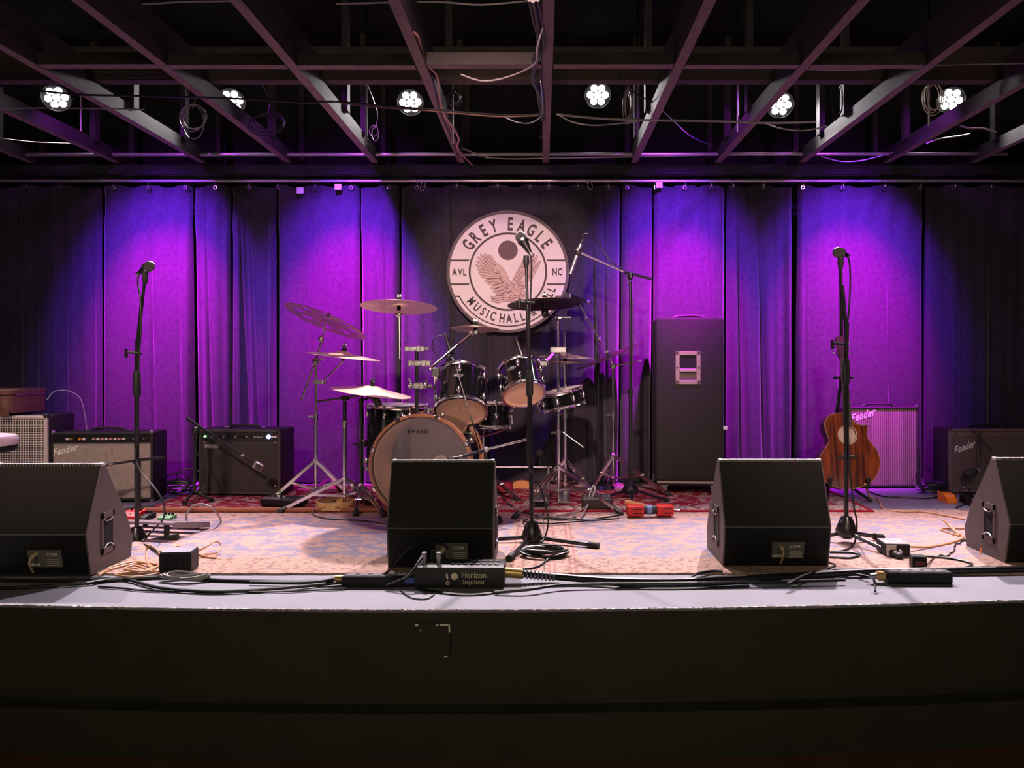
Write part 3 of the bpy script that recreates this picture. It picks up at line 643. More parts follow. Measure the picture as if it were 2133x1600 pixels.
# ---- amplifiers
def grid_mat(name, ca, cb, px, pz, fr=.3):
    m = mat(name, ca, .8); o, s = coords(m)
    u = mth(m, 'FRACT', mth(m, 'MULTIPLY', s[0], 1 / px)); v = mth(m, 'FRACT', mth(m, 'MULTIPLY', s[2], 1 / pz))
    f = mth(m, 'MAXIMUM', mth(m, 'LESS_THAN', u, fr), mth(m, 'LESS_THAN', v, fr))
    basecol(m, mixc(m, f, cb, ca)); return m
def rib_mat(name, ca, cb, px):
    m = mat(name, ca, .7); o, s = coords(m); u = mth(m, 'FRACT', mth(m, 'MULTIPLY', s[0], 1 / px))
    n = noise(m, o, 260, 3); f = mth(m, 'LESS_THAN', u, .5); c = mixc(m, f, cb, ca)
    basecol(m, mixc(m, step(m, n, .54, .1), c, tuple(min(1, k * 1.7) for k in ca)))
    N, L, b = nodes(m); bp = N.new('ShaderNodeBump'); bp.inputs['Distance'].default_value = .004; L.new(mth(m, 'SINE', mth(m, 'MULTIPLY', s[0], 6.283 / px)), bp.inputs['Height']); L.new(bp.outputs[0], b.inputs['Normal']); return m
def cloth_mat(name, ca, cb, sc):
    m = mat(name, ca, .8); o, s = coords(m); n = noise(m, o, sc, 3, (1, 1, .7)); basecol(m, mixc(m, step(m, n, .5, .12), cb, ca)); return m
def combo(label, x0, x1, Y, z0, z1, depth, rz, shell, cloth, name='guitar_amp', panel=None, frame_m=None, handle=True, feet=.012, rim=.018):
    w_ = x1 - x0; h = z1 - z0
    th = thing(name, label, 'amplifier', ((x0 + x1) / 2, Y + depth / 2, z0 - feet), rz)
    B = wm(th)
    def W(x, y, z): return B @ V((x, y - depth / 2, z + feet))
    Mx = B @ Matrix.Translation((0, -depth / 2, feet))
    part(MB().box((0, depth / 2 + .012, h / 2), (w_, depth - .024, h), Mx, .01, 2), 'cabinet', shell, th)
    mb = MB()                                        # proud front edge
    mb.box((0, .012, h - rim / 2), (w_, .024, rim), Mx, .004); mb.box((0, .012, rim / 2), (w_, .024, rim), Mx, .004)
    for sx in (-1, 1): mb.box((sx * (w_ / 2 - rim / 2), .012, h / 2), (rim, .024, h), Mx, .004)
    part(mb, 'front_edge', frame_m or shell, th)
    ph = panel[0] if panel else 0
    part(MB().box((0, .016, (h - rim - ph + rim) / 2), (w_ - 2 * rim, .012, h - 2 * rim - ph), Mx), 'grille_cloth', cloth, th, smooth=0)
    if panel:
        part(MB().box((0, .014, h - rim - ph / 2), (w_ - 2 * rim, .012, ph * .96), Mx, .001), 'control_panel', panel[1], th, smooth=0)
        for fx, r, m in panel[2]:
            part(MB().cyl(Mx @ V((fx * (w_ / 2 - rim), .008, h - rim - ph * .5)), Mx @ V((fx * (w_ / 2 - rim), -.008, h - rim - ph * .5)), r, r * .8, 12), 'knob', m, th)
    if handle:
        hp = part(MB().tube(cat([W(-.12, depth * .4, h + .004), W(-.09, depth * .4, h + .016), W(0, depth * .4, h + .022), W(.09, depth * .4, h + .016), W(.12, depth * .4, h + .004)], 5), .008, 8), 'handle', M_['rubber'], th)
        for sx in (-1, 1): part(MB().box((sx * .125, depth * .4, h + .006), (.035, .03, .012), Mx, .004), 'handle_clip', M_['chrome'], hp)
    if feet > .005:
        for sx in (-1, 1):
            for y in (.03, depth - .03): part(MB().cyl(W(sx * (w_ / 2 - .05), y, .002), W(sx * (w_ / 2 - .05), y, -feet), .016, n=12), 'foot', M_['rubber'], th)
    for sx in (-1, 1):
        for zz in (0, 1): part(MB().box((sx * (w_ / 2 - .012), .014, zz * h), (.028, .034, .028), Mx, .008), 'corner_guard', M_['steel'] if frame_m is None else shell, th)
    return th, Mx, w_, h
jew = [(-.88, .008, M_['black']), (-.82, .008, M_['black']), (-.76, .008, M_['black'])] + [(f, .0085, m) for f, m in zip((-.70, -.62, -.53, -.45, -.36), (M_['white'], M_['gold'], M_['black'], M_['orange'], M_['white']))] + \
      [(-.16 + .088 * k, .0085, M_['white'] if k % 2 else mat('pink_knob_cap', (.7, .35, .35), .4)) for k in range(8)] + [(.66, .007, M_['steel']), (.74, .007, M_['steel']), (.8, .007, M_['black']), (.87, .007, M_['steel'])]
am, Mx, w_, h = combo('silver-grey sparkle-cloth combo amp behind the slim vocal mic stand, with a long row of knobs', XZ(105, 5.016), XZ(315, 5.016), 5.016, .014, .462, .21, R(2.5), M_['tolex'], cloth_mat('silver_sparkle_cloth', (.42, .36, .30), (.2, .17, .14), 330), panel=(.052, M_['black'], jew))
part(MB().box((0, .008, h - .018 - .056), (w_ - .036, .004, .006), Mx), 'trim_strip', M_['steel'], am, smooth=0)
part(MB().text('Fender', Mx @ frame(V((-.235, .007, h - .135)), (.97, 0, .24), (-.1, 0, 1), (0, -1, 0)), .062, .8, .02, .25), 'badge', M_['badge'], am, smooth=0)
m2 = [(-.9, .007, M_['lamp_g'])] + [(-.7 + .1 * k, .009, M_['black'] if k % 3 else M_['steel']) for k in range(11)] + [(.76, .015, M_['lamp_b']), (.88, .008, M_['white']), (.95, .008, M_['white'])]
am, Mx, w_, h = combo('black combo amp with purple pilot light and small silver mic hanging before it', XZ(413, 5.15), XZ(589, 5.15), 5.15, .032, .468, .24, R(-4.5), M_['tolex'], mat('black_jute_cloth', (.03, .026, .024), .7, bump=.4, bscale=300), panel=(.06, mat('amp_panel_black', (.02, .02, .02), .3), m2), frame_m=mat('brown_black_edge', (.05, .04, .038), .5))
bd = part(MB().box((-.195, .006, h - .115), (.105, .006, .03), Mx, .004), 'badge', mat('badge_plate', (.2, .19, .18), .4), am)
part(MB().text('MESA', Mx @ frame(V((-.195, .0025, h - .124)), (1, 0, 0), (0, 0, 1), (0, -1, 0)), .026, 1.1, .03), 'badge_lettering', M_['ink'], bd, smooth=0)
part(MB().text('NOMAD', Mx @ frame(V((.13, .007, h - .056)), (1, 0, 0), (0, 0, 1), (0, -1, 0)), .014, 1.2, .01), 'panel_lettering', M_['ink'], am, smooth=0)
for sx, zz in ((-1, .35), (1, .35), (-1, .06), (1, .06)):
    part(MB().cyl(Mx @ V((sx * (w_ / 2 - .035), .012, zz)), Mx @ V((sx * (w_ / 2 - .035), .005, zz)), .007, n=10), 'bolt', M_['steel'], am)
am, Mx, w_, h = combo('tall ribbed-cloth amp standing behind the acoustic guitar', XZ(1757, 5.57), XZ(1915, 5.57), 5.57, .012, .592, .12, R(2), M_['tolex'], rib_mat('ribbed_silver_cloth', (.24, .185, .165), (.06, .042, .04), .0155), rim=.013)
part(MB().text('Fender', Mx @ frame(V((-.135, .006, h - .085)), (.95, 0, .28), (-.1, 0, 1), (0, -1, 0)), .078, .75, .02, .3), 'badge', M_['badge'], am, smooth=0)
am, Mx, w_, h = combo('low plain brown-grey amp at the guitar-side end with cables over its handle', XZ(1976, 5.34), XZ(2156, 5.34), 5.34, .012, .455, .22, R(1), M_['tolex'], cloth_mat('dark_oxblood_cloth', (.12, .085, .08), (.06, .042, .04), 300), panel=(.035, mat('brown_top_strip', (.13, .09, .085), .6), [(-.9, .007, M_['steel']), (.9, .007, M_['steel'])]), frame_m=mat('brown_grey_tolex', (.12, .09, .085), .6))
part(MB().text('Fender', Mx @ frame(V((-.19, .006, h - .15)), (.93, 0, .32), (-.1, 0, 1), (0, -1, 0)), .07, .72, .01, .3), 'badge', M_['badge'], am, smooth=0)
am, Mx, w_, h = combo('cream checker-grilled amp carrying the brown case', XZ(97, 4.95) - .75, XZ(97, 4.95), 4.95, .012, .575, .30, 0, M_['tolex'], grid_mat('checker_grille_cloth', (.72, .66, .58), (.015, .013, .012), .0166, .0155, .28), frame_m=mat('cream_piping', (.62, .55, .48), .5), rim=.02, handle=False)
# brown case lying on it
cx0 = XZ(17, 4.9); th = thing('brown_case', 'brown rounded hard case lying on top of the checker-grilled amp', 'case', (cx0 - .5, 5.1, .589), R(0))
def rounded(x0, x1, y0, y1, r, n=6):
    out = []
    for cx_, cy_, a0 in ((x1 - r, y1 - r, 0), (x0 + r, y1 - r, 90), (x0 + r, y0 + r, 180), (x1 - r, y0 + r, 270)):
        for k in range(n + 1): a = R(a0 + 90 * k / n); out.append((cx_ + r * math.cos(a), cy_ + r * math.sin(a)))
    return out
part(MB().prism(rounded(cx0 - 1, cx0, 4.9, 5.30, .05), .115, Matrix.Translation((0, 0, .592))), 'case_body', M_['brown'], th)
ld = part(MB().prism(rounded(cx0 - 1.005, cx0 + .004, 4.896, 5.304, .055), .03, Matrix.Translation((0, 0, .712))), 'case_lid', M_['brown'], th)
part(MB().box((cx0 - .02, 4.893, .60), (.06, .012, .05), None, .004), 'latch', M_['brown'], th)
part(MB().tube([(cx0 + .006, 4.97, .707), (cx0 + .006, 5.25, .707)], .003, 6), 'case_binding', M_['steel'], th)
cable([(cx0 + .02, 5.25, .66), (cx0 + .06, 5.28, .72), (cx0 + .15, 5.32, .71), (cx0 + .2, 5.36, .62), (cx0 + .22, 5.4, .3), (cx0 + .22, 5.42, .01)], .004, M_['cablegrey'], 'thin cable looping off the back of the brown case')
# stool at the frame's end
c = V((XZ(27, 4.45) - .17, 4.45, 0)); th = thing('round_stool', 'round pale-topped stool in front of the checker-grilled amp', 'stool', (c.x, c.y, 0))
part(MB().lathe([(0, .43), (.155, .43), (.168, .445), (.17, .48), (.16, .497), (.12, .503), (0, .505)], Matrix.Translation(c), 36), 'seat_cushion', M_['seat'], th)
part(MB().lathe([(0, .405), (.15, .405), (.166, .415), (.166, .45), (0, .45)], Matrix.Translation(c), 36), 'seat_pan', M_['black'], th)
for k in range(3):
    a = R(90 + 120 * k); part(MB().tube([c + V((.03 * math.cos(a), .03 * math.sin(a), .41)), c + V((.19 * math.cos(a), .19 * math.sin(a), .012))], .011, 8), 'leg', M_['blackmetal'], th)
# ---- tall cabinet on its dolly
x0, x1, Y = XZ(1371, 5.2), XZ(1511, 5.2), 5.2
th = thing('speaker_cabinet', 'tall black speaker cabinet with recessed steel handle standing on casters', 'speaker', ((x0 + x1) / 2, Y + .2, .018), R(-4.0))
B = wm(th) @ Matrix.Translation((0, -.2, -.018)); w_, zb, zt_ = x1 - x0, .112, 1.222
part(MB().box((0, .2, (zb + zt_) / 2), (w_, .40, zt_ - zb), B, .018, 3), 'cabinet', mat('black_carpet_cover', (.015, .0125, .011), .85, bump=.5, bscale=350), th)
part(MB().box((0, .03, zb - .008), (w_ - .02, .05, .016), B), 'bottom_rail', mat('grey_rail', (.25, .2, .18), .6), th, smooth=0)
hc = (-.012, (P(1433, 766, 5.2)).z); hw, hh = .168, .225
fm = MB()
for sx in (-1, 1): fm.box((hc[0] + sx * (hw / 2 - .014), -.003, hc[1]), (.028, .010, hh), B, .002)
for sz in (-1, 1): fm.box((hc[0], -.003, hc[1] + sz * (hh / 2 - .014)), (hw, .010, .028), B, .002)
hf = part(fm, 'handle_frame', mat('handle_plate_grey', (.30, .22, .20), .45, .3), th, smooth=0)
part(MB().box((hc[0], -.0006, hc[1]), (hw - .05, .002, hh - .05), B), 'handle_cup', M_['felt'], hf, smooth=0)
part(MB().box((hc[0], -.004, hc[1] - .018), (hw - .05, .014, .024), B, .005), 'grip_bar', mat('handle_bar_grey', (.33, .25, .23), .45, .3), hf)
part(MB().box((hc[0], -.0022, hc[1] - .062), (hw - .056, .002, .05), B), 'cup_floor', mat('handle_cup_brown', (.08, .05, .045), .6), hf, smooth=0)
for sx in (-1, 1):
    for k in (-1, 0, 1): part(MB().cyl(B @ V((hc[0] + sx * (hw / 2 - .012), -.008, hc[1] + k * (hh / 2 - .014))), B @ V((hc[0] + sx * (hw / 2 - .012), -.0105, hc[1] + k * (hh / 2 - .014))), .006, n=8), 'screw', M_['black'], hf)
part(MB().tube(cat([B @ V((-.13 + .02, .2, zt_ - .002)), B @ V((-.08 + .02, .2, zt_ + .018)), B @ V((.02, .2, zt_ + .022)), B @ V((.10, .2, zt_ + .018)), B @ V((.15, .2, zt_ - .002))], 5), .011, 8), 'top_handle', M_['rubber'], th)
part(MB().cyl(B @ V((w_ / 2 - .0, .05, .47)), B @ V((w_ / 2 + .03, .05, .47)), .014, n=10), 'side_plug', M_['white'], th)
dl = B
mb = MB().box((0, .2, .089), (w_ - .04, .36, .018), B, .002); part(mb, 'dolly_board', M_['black'], th, smooth=0)
for sx in (-1, 1):
    for y in (.05, .35):
        q = V((sx * (w_ / 2 - .06), y, 0))
        cs = part(MB().lathe([(0, -.012), (.026, -.012), (.03, -.006), (.03, .006), (.026, .012), (0, .012)], B @ Matrix.Translation(q + V((0, 0, .049))) @ Matrix.Rotation(R(90), 4, 'Y'), 18), 'caster_wheel', mat('caster_rubber', (.12, .09, .08), .5), th)
        mb = MB()
        for s2 in (-1, 1): mb.box(q + V((s2 * .017, 0, .062)), (.004, .03, .044), B)
        mb.box(q + V((0, 0, .079)), (.05, .05, .006), B); part(mb, 'caster_fork', M_['steel'], cs, smooth=0)
# ---- drum kit
def hoopprof(r0, r1, z0, z1): return [(r0, z0), (r1, z0), (r1, z1), (r0, z1)]
m = mat('smoky_clear_film', (.55, .5, .52), .25, var=.05); N, L, b = nodes(m)
tr = N.new('ShaderNodeBsdfTransparent'); ms = N.new('ShaderNodeMixShader'); ms.inputs[0].default_value = .10
L.new(tr.outputs[0], ms.inputs[1]); L.new(b.outputs[0], ms.inputs[2]); L.new(ms.outputs[0], N['Material Output'].inputs[0]); M_['film'] = m
M_['batter'] = mat('grey_batter_head', (.17, .15, .175), .6, var=.25, scale=8)
BY = 4.42; bc = V((XZ(877, BY), BY, .325)); br = .293
th = thing('bass_drum', 'large black bass drum with see-through front head and copper hoop', 'drum', (bc.x, bc.y + .2, .009))
BM = FF(bc) @ Matrix.Rotation(R(-4), 4, 'Y')
part(MB().lathe(hoopprof(br - .012, br - .004, -.43, -.01), BM, 64, True), 'shell', [M_['shell']], th)
part(MB().lathe(hoopprof(br - .016, br - .0125, -.42, -.012), BM, 64, True), 'inner_ply', M_['tanwood'], th)
part(MB().lathe(hoopprof(br - .006, br + .010, -.022, .018), BM, 72, True), 'front_hoop', M_['hoopwood'], th)
part(MB().lathe(hoopprof(br - .006, br + .010, -.455, -.415), BM, 72, True), 'rear_hoop', M_['hoopwood'], th)
hd = part(MB().lathe([(0, .004), (br - .014, .004), (br - .006, -.004)], BM, 64), 'front_head', M_['film'], th)
part(MB().text('EVANS', BM @ Matrix.Translation((-.015, .19, .0055)), .030, 1.15, .03), 'head_lettering', M_['black'], hd, smooth=0)
part(MB().lathe([(0, -.435), (br - .01, -.435), (br - .01, -.43), (0, -.43)], BM, 48), 'batter_head', M_['batter'], th)
part(MB().lathe([(0, -.428), (.05, -.428), (.05, -.425), (0, -.425)], BM @ Matrix.Translation((.03, -.04, 0)), 24), 'beater_patch', M_['white'], th)
for k in range(8):
    a = R(22.5 + 45 * k + 4); c_, s_ = math.cos(a), math.sin(a)
    K = BM @ Matrix.Rotation(a, 4, 'Z')
    cl = part(MB().box((br + .006, 0, .004), (.022, .034, .046), K, .005), 'claw_hook', M_['chrome'], th)
    part(MB().cyl(K @ V((br + .012, 0, 0)), K @ V((br + .012, 0, -.14)), .004, n=8), 'tension_rod', M_['chrome'], cl)
    part(MB().box((br + .008, 0, -.15), (.024, .026, .05), K, .008, 2), 'lug', M_['chrome'], th)
part(MB().cyl(BM @ V((0, br, -.2)), BM @ V((0, br + .03, -.2)), .035, .02, 16), 'post_socket', M_['chrome'], th)
px_ = P(868, 860, 4.60); tp = P(868, 722, 4.60)
part(MB().cyl(px_ + V((0, 0, -.03)), tp, .011, n=12), 'tom_post', M_['blackmetal'], th)
def clamp(parent, c, wd, h, nm='clamp', wing=True):
    mb = MB().box(c, (wd, .03, h), None, .004); mb.box(c + V((wd * .2, -.012, 0)), (wd * .2, .02, h * 1.15), None, .003); mb.box(c + V((-wd * .25, -.012, 0)), (wd * .14, .02, h * .8), None, .003)
    mb.cyl(c + V((wd * .05, -.015, 0)), c + V((wd * .05, -.026, 0)), .006, n=8)
    cl = part(mb, nm, M_['steel'], parent)
    if wing: part(MB().box(c + V((wd * .62, 0, .004)), (.03, .008, .014), None, .003).cyl(c + V((wd * .45, 0, 0)), c + V((wd * .66, 0, 0)), .005, n=8), 'wing_nut', M_['chrome'], cl)
    return cl
clamp(th, P(864, 727, 4.60), .12, .03); clamp(th, P(874, 757, 4.60), .135, .032, wing=False)
cl = clamp(th, P(871, 804, 4.60), .11, .035)
for dx in (-1, 1): part(MB().ball(P(871 + dx * 15, 801, 4.58), .018, 10).cyl(P(871 + dx * 15, 797, 4.575), P(871 + dx * 19, 788, 4.575), .006, n=8), 'clamp_knob', M_['chrome'], cl)
part(MB().tube(cat([P(886, 803, 4.6), P(903, 809, 4.62), P(905, 800, 4.64), P(906, 780, 4.66)], 4), .006, 8), 'tom_arm', M_['chrome'], th)

def drum(name, label, cat_, cb, up_, r, Ld, nl, parent=None, shellm=None, headb=None, top=None, rot=0, badge=None, hoopm=None):
    up_ = V(up_).normalized(); M = zframe(cb, up_) @ Matrix.Rotation(R(rot), 4, 'Z')
    th = thing(name, label, cat_, cb)
    part(MB().lathe(hoopprof(r - .008, r, .006, Ld - .006), M, 48, True), 'shell', shellm or M_['shell'], th)
    for nm, z0, z1 in (('bottom_hoop', -.008, .014), ('top_hoop', Ld - .014, Ld + .010)):
        part(MB().lathe([(r - .006, z0), (r + .008, z0), (r + .008, z0 + .004), (r + .003, (z0 + z1) / 2), (r + .008, z1 - .004), (r + .008, z1), (r - .006, z1)], M, 48, True), nm, hoopm or M_['chrome'], th)
    part(MB().lathe([(0, 0), (r - .004, 0), (r - .004, .004), (0, .004)], M, 48), 'bottom_head', headb or M_['head'], th)
    part(MB().lathe([(0, Ld - .002), (r - .004, Ld - .002), (r - .004, Ld + .002), (0, Ld + .002)], M, 48), 'top_head', top or M_['white'], th)
    for k in range(nl):
        K = M @ Matrix.Rotation(2 * math.pi * (k + .5) / nl, 4, 'Z')
        for z, e in (((.05, 1), (Ld - .05, -1)) if Ld > .16 else ((Ld / 2, 0),)):
            lg = part(MB().ball(K @ V((r + .008, 0, z)), .014, 10, (1, 1, 1.5)), 'lug', M_['chrome'], th)
            za, zb_ = (z, -.006 if e > 0 else Ld + .006) if e else (-.006, Ld + .006)
            part(MB().cyl(K @ V((r + .009, 0, za)), K @ V((r + .009, 0, zb_)), .0035, n=6), 'tension_rod', M_['chrome'], lg)
            for zz in ((zb_,) if e else (za, zb_)): part(MB().box((r + .008, 0, zz), (.018, .016, .014), K, .003), 'hoop_ear', M_['chrome'], lg)
    if badge:
        K = M @ Matrix.Rotation(R(badge - rot), 4, 'Z')
        part(MB().lathe([(0, 0), (.03, 0), (.028, .003), (0, .004)], K @ frame(V((r + .0005, 0, Ld * .62)), (0, 1, 0), (0, 0, 1), (1, 0, 0)) @ Matrix.Diagonal((1, .42, 1, 1)), 24), 'badge', M_['steel'], th)
    return th, M
t1, Mt1 = drum('rack_tom', 'larger black rack tom above the bass drum with a tan underside facing out', 'drum', P(960, 857, 4.68), (-.03, .58, .80), .158, .255, 6, rot=0, badge=-92)
part(MB().box(P(908, 775, 4.66), (.05, .03, .055), None, .006).cyl(P(907, 790, 4.66), P(906, 835, 4.64), .006, n=8), 'tom_bracket', M_['chrome'], t1)
t2, Mt2 = drum('rack_tom', 'smaller tilted black rack tom behind the centre vocal mic stand', 'drum', P(1091, 821, 4.72), (-.16, .62, .78), .130, .19, 5, rot=12, badge=-115)
part(MB().box(P(1132, 757, 4.82), (.06, .03, .04), None, .008), 'tom_bracket', M_['steel'], t2)
ft, Mf = drum('floor_tom', 'deep black floor tom beside the bass drum under the drooping ride cymbal', 'drum', V((XZ(826, 5.02), 5.02, .235)), (.02, .0, 1), .198, .40, 8, rot=10)
for a in (205, 320, 80):
    K = V((XZ(826, 5.02) + .212 * math.cos(R(a)), 5.02 + .212 * math.sin(R(a)), 0))
    lg = part(MB().tube([K + V((0, 0, .52)), K + V((0, 0, .16)), K + V((.02 * math.cos(R(a)), .02 * math.sin(R(a)), .03))], .005, 8), 'leg', M_['chrome'], ft)
    part(MB().box(K + V((0, 0, .4)), (.03, .03, .05), None, .008), 'leg_bracket', M_['chrome'], lg); part(MB().cyl(K + V((.02 * math.cos(R(a)), .02 * math.sin(R(a)), .02)), K + V((.02 * math.cos(R(a)), .02 * math.sin(R(a)), .045)), .013, n=10), 'foot', M_['rubber'], lg)
sn, Ms = drum('snare_drum', 'black snare drum beside the larger rack tom, on a low basket stand', 'drum', P(1009, 888, 5.12), (.02, .04, 1), .178, .155, 8, rot=5)
part(MB().box(P(1066, 868, 5.1), (.02, .03, .10), None, .004), 'strainer', M_['chrome'], sn)
s2, Ms2 = drum('side_snare', 'thin tilted chrome-rodded snare between the hi-hat and the smaller rack tom', 'drum', P(1172, 846, 5.10), (-.22, -.04, 1), .150, .10, 9, rot=0, shellm=M_['shell'])
def stand_legs(th, base, hubz, feet, m=None, r=.010, collar=.09, flat=True, foot=True):
    m = m or M_['chrome']; base = V((base[0], base[1], 0))
    part(MB().box(base + V((0, 0, hubz)), (.034, .034, .03), None, .008), 'hub', m, th)
    part(MB().box(base + V((0, 0, collar)), (.032, .032, .022), None, .006), 'collar', m, th)
    for f in feet:
        f = V((f[0], f[1], .022)); h = base + V((0, 0, hubz))
        side = (f - h).cross(V((0, 0, 1))).normalized()
        lg = part(MB().bar(h + side * .011, f + side * .011, .004, .018, (0, 0, 1)).bar(h - side * .011, f - side * .011, .004, .018, (0, 0, 1)) if flat else MB().tube([h, f], r, 8), 'leg', m, th, smooth=0 if flat else 35)
        md = h.lerp(f, .52); c0 = base + V((0, 0, collar))
        part(MB().bar(c0 + side * .008, md + side * .008, .003, .014).bar(c0 - side * .008, md - side * .008, .003, .014), 'brace', m, lg, smooth=0)
        part(MB().cyl(md - side * .02, md + side * .02, .007, n=8), 'rivet', m, lg)
        d = (f - h).normalized()
        part(MB().tube([f - d * .05, f + V((0, 0, -.004)), f + d * .012 + V((0, 0, -.008))], [.013, .018, .019], 10), 'rubber_foot', M_['rubber'], lg)
def upright(th, base, segs, m=None):
    m = m or M_['chrome']
    for i, (z0, z1, r) in enumerate(segs):
        part(MB().cyl((base[0], base[1], z0), (base[0], base[1], z1), r, n=12), 'pole', m, th)
        if i < len(segs) - 1:
            c = part(MB().cyl((base[0], base[1], z1 - .012), (base[0], base[1], z1 + .03), r * 1.5, n=12), 'height_clutch', m, th)
            part(MB().box((base[0] - .03, base[1], z1 + .012), (.04, .008, .014), None, .003), 'wing_screw', m, c)
def boom(th, p, q, r, m=None, knuckle=True, nm='boom_arm'):
    m = m or M_['chrome']; a = part(MB().cyl(p, q, r, n=10), nm, m, th)
    if knuckle: part(MB().ball(V(p).lerp(V(q), .0), r * 2.4, 10), 'knuckle', m, a)
    return a
g2 = lambda px, py: G(px, py).xy
# stand with the pierced cymbal and the thin cymbal
b1 = (XZ(658, 5.0), 5.0); zt = lambda py, Y: P(0, py, Y).z
th = thing('cymbal_stand', 'tall chrome stand holding the pierced cymbal and the flat one below it', 'stand', (*b1, .02))
upright(th, b1, ((.055, zt(872, 5.0), .011), (zt(872, 5), zt(752, 5.0), .009)))
stand_legs(th, b1, zt(958, 5), (g2(555, 1056), g2(741, 1051), (b1[0] + .08, 5.33)))
part(MB().box(V((b1[0] + .003, 5.0, zt(752, 5))), (.05, .03, .04), None, .008).cyl(P(668, 750, 4.98), P(672, 748, 4.96), .01, n=8), 'tilter', M_['chrome'], th)
boom(th, P(657, 752, 4.98), P(627, 835, 4.95), .006); boom(th, P(657, 752, 4.98), P(672, 705, 4.99), .006); part(MB().ball(P(669, 707, 4.99), .02, 10, (1, 1, 1.2)), 'tilter', M_['steel'], th)
boom(th, P(672, 702, 4.99), P(677, 675, 5.0), .005, knuckle=False)
part(MB().box(P(666, 796, 4.99), (.085, .03, .028), None, .005), 'clamp', M_['steel'], th)
boom(th, P(672, 796, 4.98), P(715, 752, 4.96), .006); boom(th, P(715, 752, 4.96), P(717, 712, 4.95), .004, knuckle=False)
def cymbal(label, px, py, Y, rpx, roll, pitch, m=None, nut=True, bell=.22, dome=.09, name='cymbal'):
    c = P(px, py, Y); r = rpx / FPX * Y; M = Matrix.Translation(c) @ Matrix.Rotation(R(roll), 4, 'Y') @ Matrix.Rotation(R(pitch), 4, 'X')
    th = thing(name, label, 'cymbal', c)
    pr = [(0, dome + .055)] + [(bell * .55, dome + .045), (bell * .9, dome + .012), (bell, dome), (.5, dome * .66), (.8, dome * .28), (1, 0)]
    pts = [(a * r, z * r) for a, z in pr]; pts += [(a, z - .0016) for a, z in pts[::-1]]
    part(MB().lathe(pts, M, 64), 'disc', m or M_['cymbal'], th, smooth=50)
    if nut:
        part(MB().cyl(M @ V((0, 0, (dome + .05) * r)), M @ V((0, 0, (dome + .05) * r + .022)), .018, .015, 12), 'felt', M_['felt'], th)
        part(MB().box((0, 0, (dome + .05) * r + .036), (.03, .008, .02), M, .004).cyl(M @ V((0, 0, (dome + .05) * r + .02)), M @ V((0, 0, (dome + .05) * r + .05)), .005, n=8), 'wing_nut', M_['chrome'], th)
    part(MB().cyl(M @ V((0, 0, -.02)), M @ V((0, 0, .01)), .012, n=10), 'lower_felt', M_['felt'], th)
    return th, M
# pierced cymbal
c = P(678, 670, 5.0); r = 88 / FPX * 5.0; M = Matrix.Translation(c) @ Matrix.Rotation(R(19.5), 4, 'Y') @ Matrix.Rotation(R(-14), 4, 'X')
th = thing('pierced_cymbal', 'bronze cymbal pierced with a ring of large round holes, tilted', 'cymbal', c)
bm = bmesh.new()
def circ(cx_, cy_, rr, n):
    vs = [bm.verts.new((cx_ + rr * math.cos(2 * math.pi * k / n), cy_ + rr * math.sin(2 * math.pi * k / n), 0)) for k in range(n)]
    return [bm.edges.new((vs[k], vs[(k + 1) % n])) for k in range(n)]
ed = circ(0, 0, r, 64) + circ(0, 0, r * .12, 16)
for k in range(8): ed += circ(r * .66 * math.cos(R(45 * k + 10)), r * .66 * math.sin(R(45 * k + 10)), r * .15, 18)
bmesh.ops.triangle_fill(bm, edges=ed, use_beauty=True); bm.verts.index_update()
HC = [V((r * .66 * math.cos(R(45 * k + 10)), r * .66 * math.sin(R(45 * k + 10)), 0)) for k in range(8)]
fs = [tuple(v.index for v in f.verts) for f in bm.faces if all((f.calc_center_median() - h).length > r * .14 for h in HC)]; cs = [v.co.copy() for v in bm.verts]; bm.free()
mb = MB(); zf = lambda v: .06 * r * (1 - min(1, v.length / r) ** 1.6)
mb.add([V((v.x, v.y, zf(v))) for v in cs], fs, M); mb.add([V((v.x, v.y, zf(v) - .002)) for v in cs], fs, M)
mb.lathe([(r * .02, .105 * r), (r * .12, .085 * r), (r * .17, .055 * r)], M, 32)
part(mb, 'disc', M_['cymbal'], th, smooth=50)
part(MB().cyl(M @ V((0, 0, .1 * r)), M @ V((0, 0, .1 * r + .03)), .014, n=12), 'felt', M_['felt'], th)
cymbal('flat bronze cymbal between the pierced one and the drooping ride', 715, 743, 4.95, 76, 7, .5, dome=.10)
cymbal('large high bronze crash cymbal with printed mark, above the bass drum side', 831, 640, 4.62, 79, 1, -7.5)
th = thing('crash_rod', 'chrome rod with tilter carrying the high crash cymbal', 'rod', P(833, 745, 4.6))
part(MB().cyl(P(833, 748, 4.585), P(832, 655, 4.61), .0075, n=10), 'rod', M_['chrome'], th); part(MB().ball(P(831, 655, 4.61), .02, 10, (1.2, 1, .8)), 'tilter', M_['steel'], th); part(MB().cyl(P(831, 655, 4.61), P(831, 636, 4.62), .004, n=8), 'spindle', M_['chrome'], th)
cymbal('drooping bronze ride cymbal over the floor tom', 773, 818, 4.80, 84, 8, 1, dome=.12, bell=.3)
b3 = (XZ(752, 4.76), 4.76); th = thing('cymbal_stand', 'short double-braced chrome stand under the drooping ride cymbal', 'stand', (*b3, .02))
upright(th, b3, ((.06, .40, .010), (.40, zt(836, 4.76), .008)), M_['blackmetal']); boom(th, P(752, 836, 4.76), P(773, 826, 4.80), .008, M_['blackmetal']); boom(th, P(773, 826, 4.8), P(773, 792, 4.8), .005, M_['blackmetal'], False)
stand_legs(th, b3, zt(1010, 4.76), (g2(741, 1078), g2(800, 1080), (b3[0] - .08, 4.98)), flat=True)
